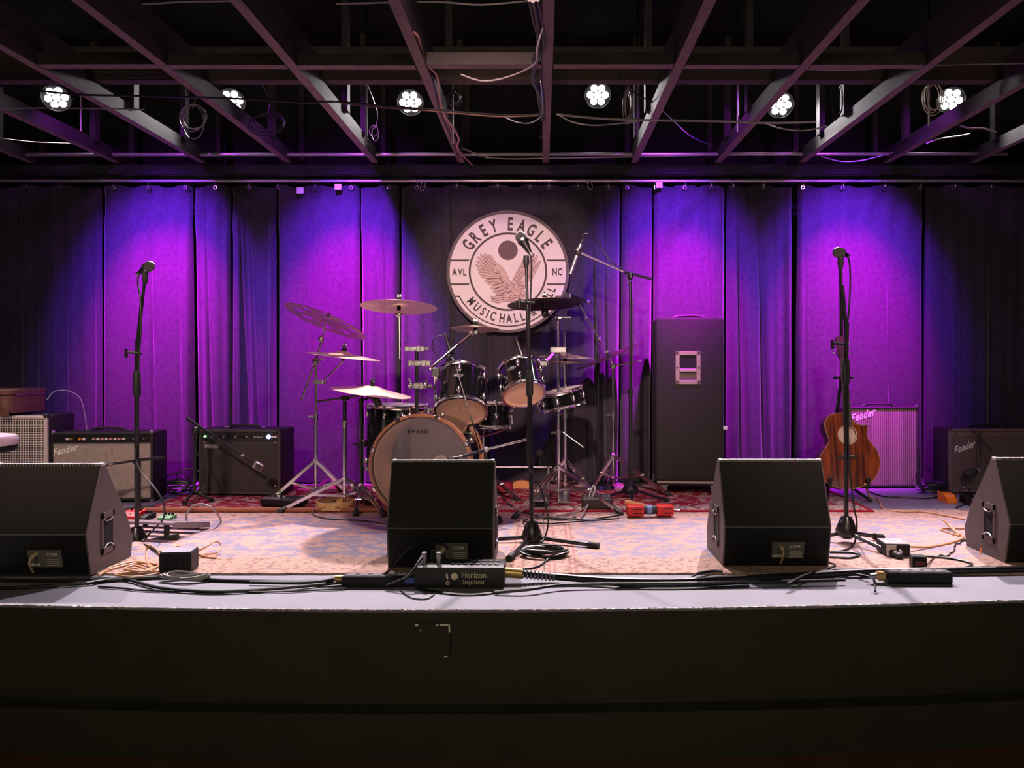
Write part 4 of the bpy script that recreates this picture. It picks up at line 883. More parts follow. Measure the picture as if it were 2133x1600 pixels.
cymbal('small splash cymbal on a slanting chrome boom in front of the sign', 990, 686, 4.9, 51, 1, -6)
th = thing('splash_boom', 'slanting chrome boom arm carrying the small splash cymbal', 'boom arm', P(900, 765, 4.66))
boom(th, P(896, 768, 4.62), P(982, 695, 4.86), .0075, knuckle=False); part(MB().ball(P(982, 694, 4.87), .019, 10).box(P(992, 692, 4.88), (.03, .02, .03), None, .006), 'tilter', M_['chrome'], th); boom(th, P(988, 693, 4.89), P(990, 678, 4.9), .004, knuckle=False)
cymbal('dark almost black cymbal overlapping the lower edge of the sign', 1135, 634, 5.15, 78, -2.5, -6, m=M_['cymbaldark'])
# stand of the dark cymbal, also clamping the small tom
b4 = (XZ(1163, 4.98), 4.98); th = thing('cymbal_stand', 'chrome stand with wide dark legs behind the centre mic stand, clamping the smaller tom', 'stand', (*b4, .02))
upright(th, b4, ((.05, zt(905, 4.98), .012), (zt(905, 4.98), zt(668, 4.98), .009)))
part(MB().box(V((b4[0], 4.98, zt(662, 4.98))), (.05, .03, .022), None, .006).box(P(1181, 661, 4.97), (.06, .014, .012), None, .004), 'tilter', M_['steel'], th)
boom(th, P(1160, 662, 4.98), P(1136, 655, 5.12), .008, M_['blackmetal']); part(MB().ball(P(1135, 652, 5.13), .026, 10, (1, 1, 1.3)), 'tilter', M_['blackmetal'], th); boom(th, P(1135, 650, 5.13), P(1135, 618, 5.15), .004, knuckle=False)
part(MB().box(P(1163, 729, 4.96), (.11, .04, .045), None, .008), 'clamp', M_['steel'], th); part(MB().bar(P(1152, 738, 4.95), P(1134, 757, 4.88), .05, .045, (0, 0, 1), .012), 'tom_arm', M_['steel'], th); part(MB().ball(P(1125, 757, 4.86), .035, 12), 'ball_joint', M_['chrome'], th)
stand_legs(th, b4, zt(972, 4.98), (g2(1072, 1084), g2(1291, 1074), (b4[0] + .02, 5.4)), flat=True)
part(MB().tube([P(1172, 900, 4.97), P(1202, 922, 4.95), P(1216, 933, 4.93)], [.003, .003, .007], 8), 'loose_rod', M_['chrome'], th)
part(MB().tube([P(1175, 735, 4.97), P(1175, 690, 4.97)], .006, 8), 'pull_rod', M_['chrome'], th)
# hi-hat
cymbal('upper hi-hat cymbal of the bright pair behind the smaller tom', 1177, 745, 5.22, 60, 2, 1, dome=.12, name='hi_hat_cymbal', nut=False)
cymbal('lower hi-hat cymbal of the bright pair behind the smaller tom', 1177, 752, 5.22, 60, 2, 1, dome=-.08, nut=False, name='hi_hat_cymbal')
b5 = (XZ(1177, 5.22), 5.22); th = thing('hi_hat_stand', 'hi-hat stand with pull rod and pedal behind the wide-legged stand', 'stand', (*b5, .02))
upright(th, b5, ((.05, .55, .012), (.55, zt(765, 5.22), .010), (zt(765, 5.22), zt(692, 5.22), .004)))
stand_legs(th, b5, .26, ((b5[0] - .2, 5.08), (b5[0] + .22, 5.1), (b5[0], 5.5)))
part(MB().bar((b5[0], 5.17, .06), (b5[0] - .02, 4.86, .035), .07, .012), 'foot_pedal', M_['steel'], th)
cymbal('dark thin china cymbal standing steeply tilted by the overhead mic pole', 1268, 742, 5.42, 78, -22.5, 1, m=M_['cymbaldark'], dome=-.06)
b6 = (XZ(1277, 5.48), 5.48); th = thing('cymbal_stand', 'bright chrome stand under the steeply tilted china cymbal', 'stand', (*b6, .01))
upright(th, b6, ((.05, zt(868, 5.48), .011), (zt(868, 5.48), zt(762, 5.48), .009)))
part(MB().box(P(1277, 763, 5.46), (.045, .03, .04), None, .008), 'tilter', M_['chrome'], th); boom(th, P(1275, 762, 5.46), P(1335, 752, 5.46), .006); boom(th, P(1276, 760, 5.46), P(1266, 735, 5.43), .006)
stand_legs(th, b6, zt(948, 5.48), (g2(1395, 1038), g2(1232, 1026), (b6[0] - .05, 5.62)))
# snare stand, drum hardware near the floor
b7 = (XZ(1006, 5.12), 5.12); th = thing('snare_stand', 'low chrome basket stand under the black snare drum', 'stand', (*b7, .02))
upright(th, b7, ((.05, .42, .011),)); stand_legs(th, b7, .22, ((b7[0] - .2, 4.95), (b7[0] + .24, 5.0), (b7[0], 5.4)))
for a in (-60, 60, 180):
    d = V((math.sin(R(a)), -math.cos(R(a)), 0)); q = V((*b7, .42)); part(MB().tube([q, q + d * .10 + V((0, 0, .03)), q + d * .186 + V((0, 0, .065)), q + d * .19 + V((0, 0, .09))], .006, 8), 'basket_arm', M_['chrome'], th)
th = thing('bass_pedal', 'black double bass drum pedal on the rug between the drum stands', 'pedal', (XZ(1130, 4.9), 4.9, .02))
c = V((XZ(1125, 4.95), 4.95, .02))
part(MB().box(c + V((0, 0, .008)), (.11, .32, .012), None, .002), 'base_plate', M_['blackmetal'], th, smooth=0); part(MB().bar(c + V((0, -.14, .03)), c + V((0, .12, .09)), .08, .012, (0, 0, 1), .003), 'footboard', M_['steel'], th, smooth=0)
for sx in (-1, 1): part(MB().box(c + V((sx * .055, .13, .11)), (.016, .03, .2), None, .004), 'post', M_['steel'], th)
part(MB().tube([c + V((-.42, .13, .205)), c + V((.08, .13, .205))], .008, 8), 'drive_shaft', M_['blackmetal'], th); part(MB().ball(c + V((.0, .10, .30)), .025, 12).cyl(c + V((0, .13, .205)), c + V((0, .10, .29)), .004, n=8), 'beater', M_['felt'], th)
th = thing('drum_throne', 'low drummer stool with a wine-red padded seat glimpsed past the bass drum', 'stool', (XZ(1052, 5.3), 5.3, .02))
c = V((XZ(1050, 5.3), 5.3, 0)); part(MB().lathe([(0, .03), (.06, .03), (.065, .05), (.06, .09), (0, .095)], Matrix.Translation(c), 24), 'seat', mat('wine_vinyl', (.28, .02, .05), .5), th)
part(MB().lathe([(0, .02), (.05, .02), (.05, .03), (0, .03)], Matrix.Translation(c), 20), 'seat_pan', M_['black'], th)
th = thing('wood_block', 'half-round orange-brown wooden disc lying on the rug behind the drum pedal', 'percussion', (XZ(1087, 5.5), 5.5, .018)); c = V((XZ(1087, 5.5), 5.5, .02))
part(MB().prism([(.09 * math.cos(R(a)), .055 * math.sin(R(a))) for a in range(0, 181, 15)], .05, FF(c)), 'body', mat('orange_brown_wood', (.55, .25, .09), .5), th)
# tambourine, grey direct box
c = G(699, 1054, .03); th = thing('tambourine', 'tan wooden tambourine lying on the red rug between chrome stand legs', 'tambourine', (c.x, c.y, .021))
part(MB().lathe(hoopprof(.108, .118, 0, .045), Matrix.Translation((c.x, c.y, .022)), 40, True), 'hoop', mat('tan_hoop_wood', (.62, .38, .16), .45, 0, .2, 12), th)
for k in range(8):
    a = R(45 * k + 20); q = V((c.x + .113 * math.cos(a), c.y + .113 * math.sin(a), .045))
    part(MB().lathe([(0, -.001), (.016, -.003), (.018, 0), (.016, .003), (0, .001)], zframe(q, (0, 0, 1)), 14), 'jingle', M_['chrome'], th)
c = G(585, 1058, .02); th = thing('stomp_box', 'grey and black box with knobs on the rug before the black amp', 'effects pedal', (c.x, c.y + .06, .02), R(-12)); B = wm(th)
part(MB().box((0, 0, .03), (.26, .13, .045), B, .006), 'enclosure', M_['black'], th); part(MB().box((-.06, -.002, .0535), (.12, .11, .004), B), 'face_plate', M_['steel'], th)
for k in range(3): part(MB().cyl(B @ V((-.1 + .04 * k, .0, .054)), B @ V((-.1 + .04 * k, 0, .068)), .010, .008, 12), 'knob', M_['black'], th)
c = G(1245, 1061, .02); th = thing('cable_box', 'flat dark stage box with numbered sockets on the rug before the china cymbal stand', 'stage box', (c.x, c.y + .08, .018), R(-3)); B = wm(th)
part(MB().box((0, 0, .035), (.19, .16, .07), B, .01), 'enclosure', mat('dark_brown_box', (.035, .022, .02), .5), th)
for k in range(6): part(MB().cyl(B @ V((-.07 + .028 * k, -.02, .069)), B @ V((-.07 + .028 * k, -.02, .078)), .009, n=10), 'socket', M_['steel'], th)
# red percussion blocks and striped stick
c = G(1356, 1076, .018); th = thing('percussion_blocks', 'red slotted percussion blocks with a blue taped middle, on the rug edge', 'percussion', (c.x, c.y + .03, .018), R(4)); B = wm(th)
for x in (-.092, .084):
    bk = part(MB().box((x, 0, .031), (.10, .07, .058), B, .006, 2), 'block', M_['red'], th)
    mb = MB()
    for dz in (.02, .044): mb.box((x + .012, -.0355, dz), (.05, .002, .006), B)
    part(mb, 'slots', M_['felt'], bk, smooth=0)
part(MB().cyl(B @ V((-.05, -.0, .034)), B @ V((.04, -.0, .034)), .026, n=16), 'clamp_bar', M_['rubber'], th); part(MB().cyl(B @ V((-.022, 0, .034)), B @ V((.008, 0, .034)), .028, n=16), 'blue_tape', mat('blue_tape', (.16, .24, .46), .6), th)
part(MB().tube([B @ V((.13, .0, .035)), B @ V((.175, -.01, .03))], .004, 6), 'rod', M_['steel'], th)
th = thing('wooden_scraper', 'orange wooden notched stick lying across the red percussion blocks', 'percussion', G(1300, 1052, .07))
a, b_ = P(1301, 1046, 4.74), P(1348, 1055, 4.77); part(MB().tube([a, a.lerp(b_, .1), a.lerp(b_, .6), b_], [.012, .017, .015, .012], 12), 'stick', mat('orange_stick_wood', (.7, .32, .10), .45), th)
# ---- microphones and their stands
def mic(label, ball, tail, rb=.026, rh=.017, m=None, name='microphone', mm=None):
    ball, tail = V(ball), V(tail); d = (tail - ball).normalized(); th = thing(name, label, 'microphone', ball)
    part(MB().ball(ball, rb, 16), 'mesh_ball', mm or M_['micmesh'], th)
    L_ = (tail - ball).length
    part(MB().tube([ball + d * rb * .55, ball + d * rb * .95], rb * 1.02, 16), 'collar', M_['steel'], th)
    part(MB().tube([ball + d * rb * .9, ball + d * rb * 1.3, tail - d * .01, tail], [rb * .92, rb * .82, rh * .75, rh * .65], 14), 'handle', m or M_['blackmetal'], th)
    part(MB().tube([tail, tail + d * .022], rh * .6, 10), 'plug', M_['steel'], th)
    return th
def vocal_stand(label, hub, zhub, feet, ptop, rod, clampz=None, tee=None):
    hub = V(hub); th = thing('mic_stand', label, 'mic stand', (hub.x, hub.y, .009), 0, 'black vocal mic stands')
    part(MB().lathe([(0, zhub - .075), (.026, zhub - .075), (.050, zhub - .06), (.054, zhub - .035), (.034, zhub + .015), (.024, zhub + .035), (0, zhub + .035)], Matrix.Translation((hub.x, hub.y, 0)), 20), 'base_hub', M_['blackmetal'], th)
    part(MB().box((hub.x - .03, hub.y - .03, zhub + .015), (.018, .03, .018), None, .005), 'hub_knob', M_['blackmetal'], th)
    for f in feet:
        f = V((f[0], f[1], .022)); s = V((hub.x, hub.y, zhub - .045)); d = (f - s).normalized()
        lg = part(MB().tube([s + d * .03, f], .0105, 10), 'leg', M_['blackmetal'], th)
        part(MB().tube([f - d * .045, f + d * .012], .0165, 12), 'rubber_foot', M_['rubber'], lg)
    part(MB().cyl((hub.x, hub.y, zhub), ptop, .0115, n=12), 'pole', M_['blackmetal'], th)
    part(MB().tube([V(ptop) + V((0, 0, -.09)), V(ptop) + V((0, 0, -.07)), V(ptop) + V((0, 0, .03)), V(ptop) + V((0, 0, .045))], [.014, .02, .018, .012], 12), 'height_clutch', M_['rubber'], th)
    for i, (a, b_, r) in enumerate(rod):
        part(MB().cyl(a, b_, r, n=10), 'upper_rod', M_['blackmetal'], th)
    e = V(rod[-1][1])
    part(MB().tube([e + V((0, 0, -.03)), e, e + V((0, 0, .03))], [.010, .016, .014], 10), 'mic_clip', M_['rubber'], th)
    if tee is not None:
        part(MB().tube([tee + V((-.045, -.01, .006)), tee + V((.03, 0, 0))], .007, 8).box(tee + V((-.045, -.01, 0)), (.014, .014, .05), None, .004), 'boom_clamp', M_['blackmetal'], th)
    return th
Yc = 3.92
vocal_stand('black vocal mic stand nearest the middle of the stage, in front of the sign', (XZ(1108, Yc), Yc, 0), zt(1100, Yc), (g2(1243, 1146), g2(1062, 1172), g2(985, 1135)), P(1103, 790, Yc), [(P(1103, 790, Yc), P(1099, 640, Yc), .0095), (P(1099, 660, Yc), P(1096, 545, Yc), .0075)], tee=P(1101, 632, Yc - .005))
mic('black vocal microphone in front of the sign', P(1085, 494, Yc), P(1104, 527, Yc - .02), .029)
Yl = 3.98
vocal_stand('black vocal mic stand between the end monitor and the pedalboard', (XZ(285, Yl), Yl, 0), zt(1112, Yl), (g2(366, 1128), g2(352, 1172), g2(222, 1140)), P(285, 790, Yl), [(P(284, 790, Yl), P(287, 705, Yl), .011), (P(287, 712, Yl), P(296, 625, Yl), .0095), (P(296, 630, Yl), P(302, 580, Yl), .0075)], tee=P(283, 736, Yl - .005))
mic('vocal microphone with bright ball on the stand beside the pedalboard', P(312, 554, Yl), P(291, 568, Yl + .03), .027)
Yr = 3.9
vocal_stand('black vocal mic stand in front of the acoustic guitar', (XZ(1763, Yr), Yr, 0), zt(1090, Yr), (g2(1872, 1168), g2(1835, 1128), g2(1695, 1130)), P(1762, 765, Yr), [(P(1762, 765, Yr), P(1764, 672, Yr), .011), (P(1764, 700, Yr - .01), P(1754, 595, Yr - .01), .010), (P(1753, 700, Yr), P(1751, 548, Yr), .0085)], tee=P(1751, 718, Yr - .02))
mic('vocal microphone above the acoustic guitar', P(1746, 526, Yr), P(1762, 531, Yr + .05), .028)
# overhead mic on a boom
Yo = 5.12; th = thing('boom_stand', 'tall black boom stand reaching across with the pencil mic', 'mic stand', (XZ(1313, Yo), Yo, .018)); b_ = (XZ(1313, Yo), Yo)
upright(th, b_, ((.06, zt(820, Yo), .011), (zt(820, Yo), zt(585, Yo), .0085)), M_['blackmetal'])
part(MB().lathe([(0, .045), (.05, .045), (.055, .07), (.03, .12), (.018, .13), (0, .13)], Matrix.Translation((*b_, 0)), 18), 'base_hub', M_['blackmetal'], th)
for f in ((1225, 1058), (1390, 1052), (1318, 1060)):
    q = G(*f); q.z = .03; lg = part(MB().tube([(*b_, .075), q], .010, 8), 'leg', M_['blackmetal'], th); part(MB().cyl(q + V((0, 0, -.01)), q + V((0, 0, .015)), .016, n=10), 'rubber_foot', M_['rubber'], lg)
part(MB().box(P(1313, 575, Yo), (.035, .035, .05), None, .01), 'boom_joint', M_['blackmetal'], th)
part(MB().cyl(P(1300, 566, Yo - .01), P(1207, 526, Yo - .05), .0075, n=10), 'boom_arm', M_['chrome'], th); part(MB().cyl(P(1300, 566, Yo - .01), P(1358, 581, Yo + .02), .010, n=10), 'boom_tail', M_['blackmetal'], th)
part(MB().box(P(1204, 526, Yo - .05), (.04, .035, .045), None, .01), 'mic_clip', M_['rubber'], th)
th = thing('pencil_microphone', 'silver pencil condenser microphone at the end of the tall boom', 'microphone', P(1203, 530, Yo - .05))
a, q = P(1188, 571, Yo - .055), P(1210, 508, Yo - .045); part(MB().cyl(a, q, .012, n=14), 'body', M_['silver'], th); part(MB().tube([q, q + (q - a).normalized() * .05], [.011, .007], 10), 'plug', M_['blackmetal'], th)
cable([P(1213, 492, Yo - .04), P(1222, 487, Yo - .03), P(1236, 494, Yo), P(1252, 515, Yo + .02), P(1275, 548, Yo + .02), P(1300, 566, Yo + .03), P(1318, 640, Yo + .02), P(1316, 800, Yo + .02), P(1318, 940, Yo + .02), P(1316, 1020, Yo + .02)], .004, M_['cableblk'], 'black cable looping from the silver pencil mic down its pole')
# drummer's vocal mic
Yv = 5.5; th = thing('boom_stand', 'thin mic stand behind the china cymbal reaching to the drummer vocal mic', 'mic stand', (XZ(1245, Yv), Yv, .018)); b_ = (XZ(1246, Yv), Yv)
upright(th, b_, ((.05, zt(735, Yv), .009),), M_['blackmetal']); part(MB().cyl((*b_, .018), (*b_, .045), .12, .10, 28), 'base_plate', M_['blackmetal'], th)
part(MB().cyl(P(1252, 712, Yv - .02), P(1206, 634, Yv - .05), .006, n=10), 'boom_arm', M_['chrome'], th); part(MB().ball(P(1221, 662, Yv - .04), .012, 8).ball(P(1249, 706, Yv - .02), .016, 8).ball(P(1205, 632, Yv - .05), .016, 8), 'knuckle', M_['steel'], th)
mic('vocal microphone lit violet beside the dark cymbal and the sign edge', P(1180, 617, Yv - .06), P(1222, 628, Yv - .03), .027)
cable([P(1225, 629, Yv - .03), P(1236, 635, Yv), P(1242, 665, Yv), P(1243, 730, Yv), P(1241, 870, Yv + .02), P(1255, 940, Yv), P(1272, 985, Yv), P(1262, 1020, Yv)], .0035, M_['cableblk'], 'thin black cable hanging from the violet-lit drummer mic')
# clip-on tom mics
def clipmic(label, px, py, Y, loop):
    th = thing('clip_microphone', label, 'microphone', P(px, py, Y)); a = P(px, py, Y)
    part(MB().tube([a + V((-.02, 0, .06)), a, a + V((.02, -.01, -.05))], [.010, .013, .014], 10), 'mic_body', M_['blackmetal'], th)
    part(MB().tube([a + V((-.02, 0, .06)), a + V((-.03, 0, .085))], .008, 8), 'plug', M_['chrome'], th)
    part(MB().box(a + V((-.005, .01, -.09)), (.03, .025, .08), None, .006), 'rim_clamp', M_['black'], th)
    cable([a + V((-.03, 0, .085))] + [P(x, y, Y) for x, y in loop], .0035, M_['cableblk'], 'thin cable curling from the ' + label)
clipmic('clip mic on the rim of the larger rack tom', 936, 722, 4.80, ((922, 698), (906, 704), (900, 722), (908, 738), (920, 745)))
clipmic('clip mic on the rim of the smaller rack tom', 1083, 728, 4.92, ((1076, 705), (1070, 715), (1067, 730)))
cable([P(938, 745, 4.62), P(946, 752, 4.55), P(960, 800, 4.5), P(975, 850, 4.46), P(987, 890, 4.45), P(998, 925, 4.5), P(1003, 945, 4.55)], .004, M_['cableblk'], 'black cable draped down the face of the larger rack tom')
# black boom over the floor tom
b2 = (XZ(718, 4.78), 4.78); th = thing('boom_stand', 'stand with black top and chrome lower tube holding a black boom under the ride cymbal', 'mic stand', (*b2, .02))
upright(th, b2, ((.05, zt(888, 4.78), .013),)); part(MB().cyl((*b2, zt(888, 4.78)), (*b2, zt(835, 4.78)), .012, n=12), 'upper_pole', M_['blackmetal'], th)
part(MB().cyl((*b2, zt(890, 4.78)), (*b2, zt(876, 4.78)), .018, n=12), 'height_clutch', M_['steel'], th); part(MB().box(P(719, 829, 4.77), (.06, .04, .03), None, .01), 'boom_joint', M_['blackmetal'], th)
part(MB().cyl(P(660, 837, 4.78), P(712, 829, 4.76), .007, n=8), 'boom_tail', M_['blackmetal'], th); part(MB().tube([P(722, 828, 4.77), P(758, 822, 4.72), P(790, 832, 4.70)], .008, 8), 'boom_arm', M_['blackmetal'], th)
stand_legs(th, b2, zt(996, 4.78), (g2(584, 1071), g2(770, 1058), (b2[0] + .1, 5.1)))
th = thing('drum_microphone', 'black drum mic angled over the floor tom rim', 'microphone', P(788, 832, 4.7)); part(MB().tube([P(768, 822, 4.7), P(782, 830, 4.7), P(788, 842, 4.7)], [.016, .026, .022], 12), 'mic_body', M_['blackmetal'], th); part(MB().tube([P(788, 842, 4.7), P(790, 847, 4.7)], .023, 12), 'mic_grille', M_['micmesh'], th)
# low boom toward the bass drum
Yk = 4.40; b_ = (XZ(1012, Yk), Yk); th = thing('boom_stand', 'low black boom stand reaching from the centre toward the bass drum head', 'mic stand', (*b_, .009))
part(MB().cyl((*b_, .03), (*b_, zt(938, Yk)), .010, n=10), 'pole', M_['blackmetal'], th); part(MB().cyl((*b_, .0095), (*b_, .035), .10, .09, 24), 'base_plate', M_['blackmetal'], th)
part(MB().cyl(P(1104, 914, Yk), P(1012, 937, Yk), .0065, n=10), 'boom_tail', M_['chrome'], th); part(MB().cyl(P(1012, 937, Yk), P(950, 955, Yk - .12), .009, n=10), 'boom_arm', M_['blackmetal'], th); part(MB().box(P(1012, 937, Yk), (.03, .03, .035), None, .008), 'boom_joint', M_['steel'], th)
mic('small black microphone at the end of the low boom before the bass drum', P(938, 957, Yk - .14), P(955, 953, Yk - .12), .018, .012)
# boom and mic at the black amp
Ym = 4.93; b_ = (XZ(404, Ym), Ym); th = thing('boom_stand', 'short black boom stand slanting down across the black amp', 'mic stand', (*b_, .02))
part(MB().tube([(*b_, .07), P(408, 905, Ym)], .010, 10), 'pole', M_['blackmetal'], th)
for f in ((385, 1058), (440, 1052), (412, 1036)):
    q = G(*f); q.z = .032; lg = part(MB().tube([(*b_, .10), q], .009, 8), 'leg', M_['blackmetal'], th); part(MB().cyl(q + V((0, 0, -.011)), q + V((0, 0, .012)), .015, n=10), 'rubber_foot', M_['rubber'], lg)
part(MB().ball(P(408, 897, Ym), .028, 12), 'boom_joint', M_['blackmetal'], th); part(MB().cyl(P(389, 871, Ym + .02), P(440, 905, Ym), .010, n=10), 'boom_tail', M_['blackmetal'], th); part(MB().cyl(P(440, 905, Ym), P(526, 962, Ym - .02), .0075, n=10), 'boom_arm', M_['blackmetal'], th); part(MB().ball(P(505, 948, Ym - .02), .014, 8), 'arm_clutch', M_['chrome'], th)
th = thing('amp_microphone', 'small flat silver microphone hung on the face of the black amp', 'microphone', P(538, 970, Ym - .02))
Mx = frame(P(538, 971, Ym - .02), V((.85, 0, -.5)).normalized(), V((.5, 0, .85)).normalized(), (0, -1, 0)); part(MB().box((0, 0, 0), (.066, .05, .03), Mx, .012, 2), 'mic_body', M_['silver'], th); part(MB().box((.006, 0, .013), (.045, .038, .008), Mx, .004), 'mic_grille', M_['micmesh'], th)
cable([P(420, 895, Ym), P(402, 905, Ym - .02), P(405, 930, Ym - .02), P(418, 960, Ym - .02), P(427, 985, Ym - .02), P(425, 1010, Ym - .02), P(412, 1040, Ym - .05), G(390, 1050, .024)], .004, M_['cableblk'], 'black cable wound on the short boom stand at the black amp')
# boom crossing the silver amp
Ya = 4.72; b_ = (XZ(290, Ya), Ya); th = thing('boom_stand', 'black boom arm crossing the silver-grey amp behind the slim vocal mic stand', 'mic stand', (*b_, .0))
part(MB().cyl((*b_, .02), P(290, 958, Ya), .010, n=10), 'pole', M_['blackmetal'], th); part(MB().cyl((*b_, .001), (*b_, .024), .10, .09, 24), 'base_plate', M_['blackmetal'], th)
part(MB().cyl(P(290, 958, Ya), P(345, 953, Ya), .010, n=10), 'boom_tail', M_['blackmetal'], th); part(MB().cyl(P(290, 958, Ya), P(215, 970, Ya - .02), .007, n=10), 'boom_arm', M_['blackmetal'], th); part(MB().ball(P(285, 962, Ya), .022, 10), 'boom_joint', M_['blackmetal'], th)
mic('black microphone on the boom before the silver-grey amp', P(206, 973, Ya - .03), P(228, 967, Ya - .02), .02, .014)
# amp mic at the plain amp
th = thing('amp_microphone', 'dark blocky microphone hanging before the plain brown-grey amp', 'microphone', P(2022, 985, 5.24))
Mx = frame(P(2022, 985, 5.24), V((.92, 0, .35)).normalized(), V((-.35, 0, .92)).normalized(), (0, -1, 0)); part(MB().box((0, 0, 0), (.09, .055, .05), Mx, .016, 2), 'mic_body', M_['rubber'], th); part(MB().box((.052, 0, 0), (.02, .035, .03), Mx, .006), 'plug', M_['steel'], th)
cable([P(2035, 983, 5.24), P(2042, 965, 5.24), P(2041, 930, 5.27), P(2042, 900, 5.35), P(2040, 893, 5.42)], .005, M_['cableblk'], 'black cable hanging straight over the plain amp face holding its mic')
cable([P(2022, 893, 5.42), P(2030, 900, 5.3), P(2050, 922, 5.26), P(2070, 945, 5.2), P(2082, 960, 5.1)], .005, M_['cableblk'], 'black cable slanting from the plain amp handle toward the end monitor')
for cb, lb in (((300, 590, 300, 612, 297, 640), None),): pass
cable([P(289, 570, Yl + .03), P(287, 590, Yl + .01), P(292, 620, Yl - .02), P(294, 680, Yl - .02), P(289, 760, Yl - .018), P(287, 900, Yl - .018), P(283, 950, Yl - .02), P(295, 985, Yl - .03), P(325, 1020, Yl - .04), P(341, 1050, Yl - .04), P(340, 1080, Yl - .02), P(318, 1105, Yl), G(296, 1128, .013)], .0045, M_['cableblk'], 'black cable running down the slim vocal stand and bowing out at its foot')
cable([P(1105, 530, Yc - .02), P(1107, 560, Yc - .02), P(1105, 620, Yc - .02), P(1102, 700, Yc - .025), P(1100, 860, Yc - .02), P(1098, 950, Yc - .02), P(1108, 985, Yc - .03), P(1125, 1015, Yc - .04), P(1138, 1060, Yc - .04), P(1142, 1090, Yc - .03), P(1132, 1125, Yc - .04), G(1105, 1150, .014)], .0045, M_['cableblk'], 'black cable hanging down the stand before the sign and bowing at its foot')
cable([P(1764, 532, Yr + .05), P(1770, 550, Yr + .04), P(1771, 600, Yr + .03), P(1767, 660, Yr), P(1762, 700, Yr - .03), P(1766, 800, Yr - .02), P(1768, 950, Yr - .02), P(1778, 1050, Yr - .03), P(1785, 1090, Yr - .04), P(1780, 1130, Yr - .06), G(1760, 1146, .014), G(1728, 1150, .014)], .0045, M_['cableblk'], 'black cable hanging down the stand before the acoustic guitar')
# ---- acoustic guitar
gY = 5.02; lean = R(11)
gp = lambda x, y: (1680 + x / 4, 660 + y / 4)
o0 = P(1772, 1017, gY); GM = frame(o0, (1, 0, 0), (0, math.sin(lean), math.cos(lean)), (0, -math.cos(lean), math.sin(lean)))
def gl(x, y):                              # where the sight line of a point of the photo meets the plane of the soundboard
    px, py = gp(x, y); d = V(((px - CX) / FPX, 1, -(py - CY) / FPX)); nz = V((0, -math.cos(lean), math.sin(lean))); c0 = V((0, 0, EYE))
    p = c0 + d * (nz.dot(o0 - c0) / nz.dot(d)); return (p.x - o0.x, (p - o0).dot(V((0, math.sin(lean), math.cos(lean)))))
th = thing('acoustic_guitar', 'red-brown cutaway acoustic guitar standing in front of the ribbed amp', 'guitar', (o0.x, o0.y + .04, .05))
OUT = [(300, 802), (235, 805), (180, 828), (150, 880), (155, 940), (180, 1000), (185, 1045), (150, 1100), (115, 1160), (105, 1230), (115, 1310), (160, 1375), (230, 1415), (330, 1437), (430, 1425), (520, 1395), (580, 1330), (612, 1240), (605, 1160), (570, 1090), (520, 1030), (500, 975)]
OUT2 = [(512, 915), (500, 902), (460, 903), (415, 893), (385, 862), (365, 805)]
ol = [p.xy for p in cat([(*gl(*p), 0) for p in OUT], 4)] + [V(gl(*p)) for p in OUT2]
hc = V(gl(342, 985)); hr = .058; D = .095
bm = bmesh.new()
def loop(pts, z): vs = [bm.verts.new((p[0], p[1], z)) for p in pts]; return vs, [bm.edges.new((vs[i], vs[(i + 1) % len(vs)])) for i in range(len(vs))]
hole = [(hc.x + hr * math.cos(2 * math.pi * k / 28), hc.y + hr * math.sin(2 * math.pi * k / 28)) for k in range(28)]
_, e1 = loop(ol, 0); _, e2 = loop(hole, 0); bmesh.ops.triangle_fill(bm, edges=e1 + e2, use_beauty=True); bm.verts.index_update()
vs = [v.co.copy() for v in bm.verts]; fs = [tuple(v.index for v in f.verts) for f in bm.faces if (f.calc_center_median().xy - hc).length > hr * .97]; bm.free()
gm = mat('guitar_top_mahogany', (.20, .042, .012), .25, 0, .9, 16, coat=.6, stretch=(2.2, .25, .25)); oc_, sc__ = coords(gm); basecol(gm, mixc(gm, step(gm, noise(gm, oc_, 13, 4, (2.6, .3, .22)), .5, .13), (.26, .058, .014), (.055, .011, .006))); gs = mat('guitar_side_mahogany', (.10, .03, .015), .25, 0, .3, 9, coat=.4)
part(MB().add(vs, fs, GM), 'soundboard', gm, th, smooth=0)
n = len(ol); mb = MB().add([V((*p, 0)) for p in ol] + [V((*p, -D)) for p in ol], [(i, (i + 1) % n, n + (i + 1) % n, n + i) for i in range(n)] + [tuple(range(n, 2 * n))], GM); part(mb, 'body_sides', gs, th, smooth=50)
mb = MB().tube([GM @ V((*p, .001)) for p in ol], .0022, 5, closed=True); part(mb, 'edge_binding', mat('cream_binding', (.4, .25, .15), .4), th)
part(MB().ring(GM @ Matrix.Translation((hc.x, hc.y, .0)), hr, hr + .007, .0012, 40), 'rosette', mat('rosette_ring', (.5, .36, .25), .4), th)
part(MB().lathe([(0, -.02), (hr + .004, -.02), (hr + .004, -.0185), (0, -.0185)], GM @ Matrix.Translation((hc.x, hc.y, 0)), 28), 'inner_label', mat('pale_inner_wood', (.62, .48, .40), .6, 0, .3, 20), th)
a, q = V(gl(252, 1168)), V(gl(425, 1166)); bdg = part(MB().prism([(a.x, a.y - .006), (a.x + .03, a.y - .014), (q.x - .03, q.y - .016), (q.x, q.y - .006), (q.x, q.y + .006), (q.x - .03, q.y + .016), (a.x + .03, a.y + .014), (a.x, a.y + .006)], .009, GM), 'bridge', mat('ebony', (.03, .015, .012), .35), th)
part(MB().box(((a.x + q.x) / 2 + .005, a.y + .006, .011), (.075, .003, .006), GM), 'saddle', M_['white'], bdg)
n0, n1 = V(gl(342, 915)), V(gl(302, 352)); ax = (n1 - n0).normalized(); nl_ = (n1 - n0).length; pr_ = V((ax.y, -ax.x))
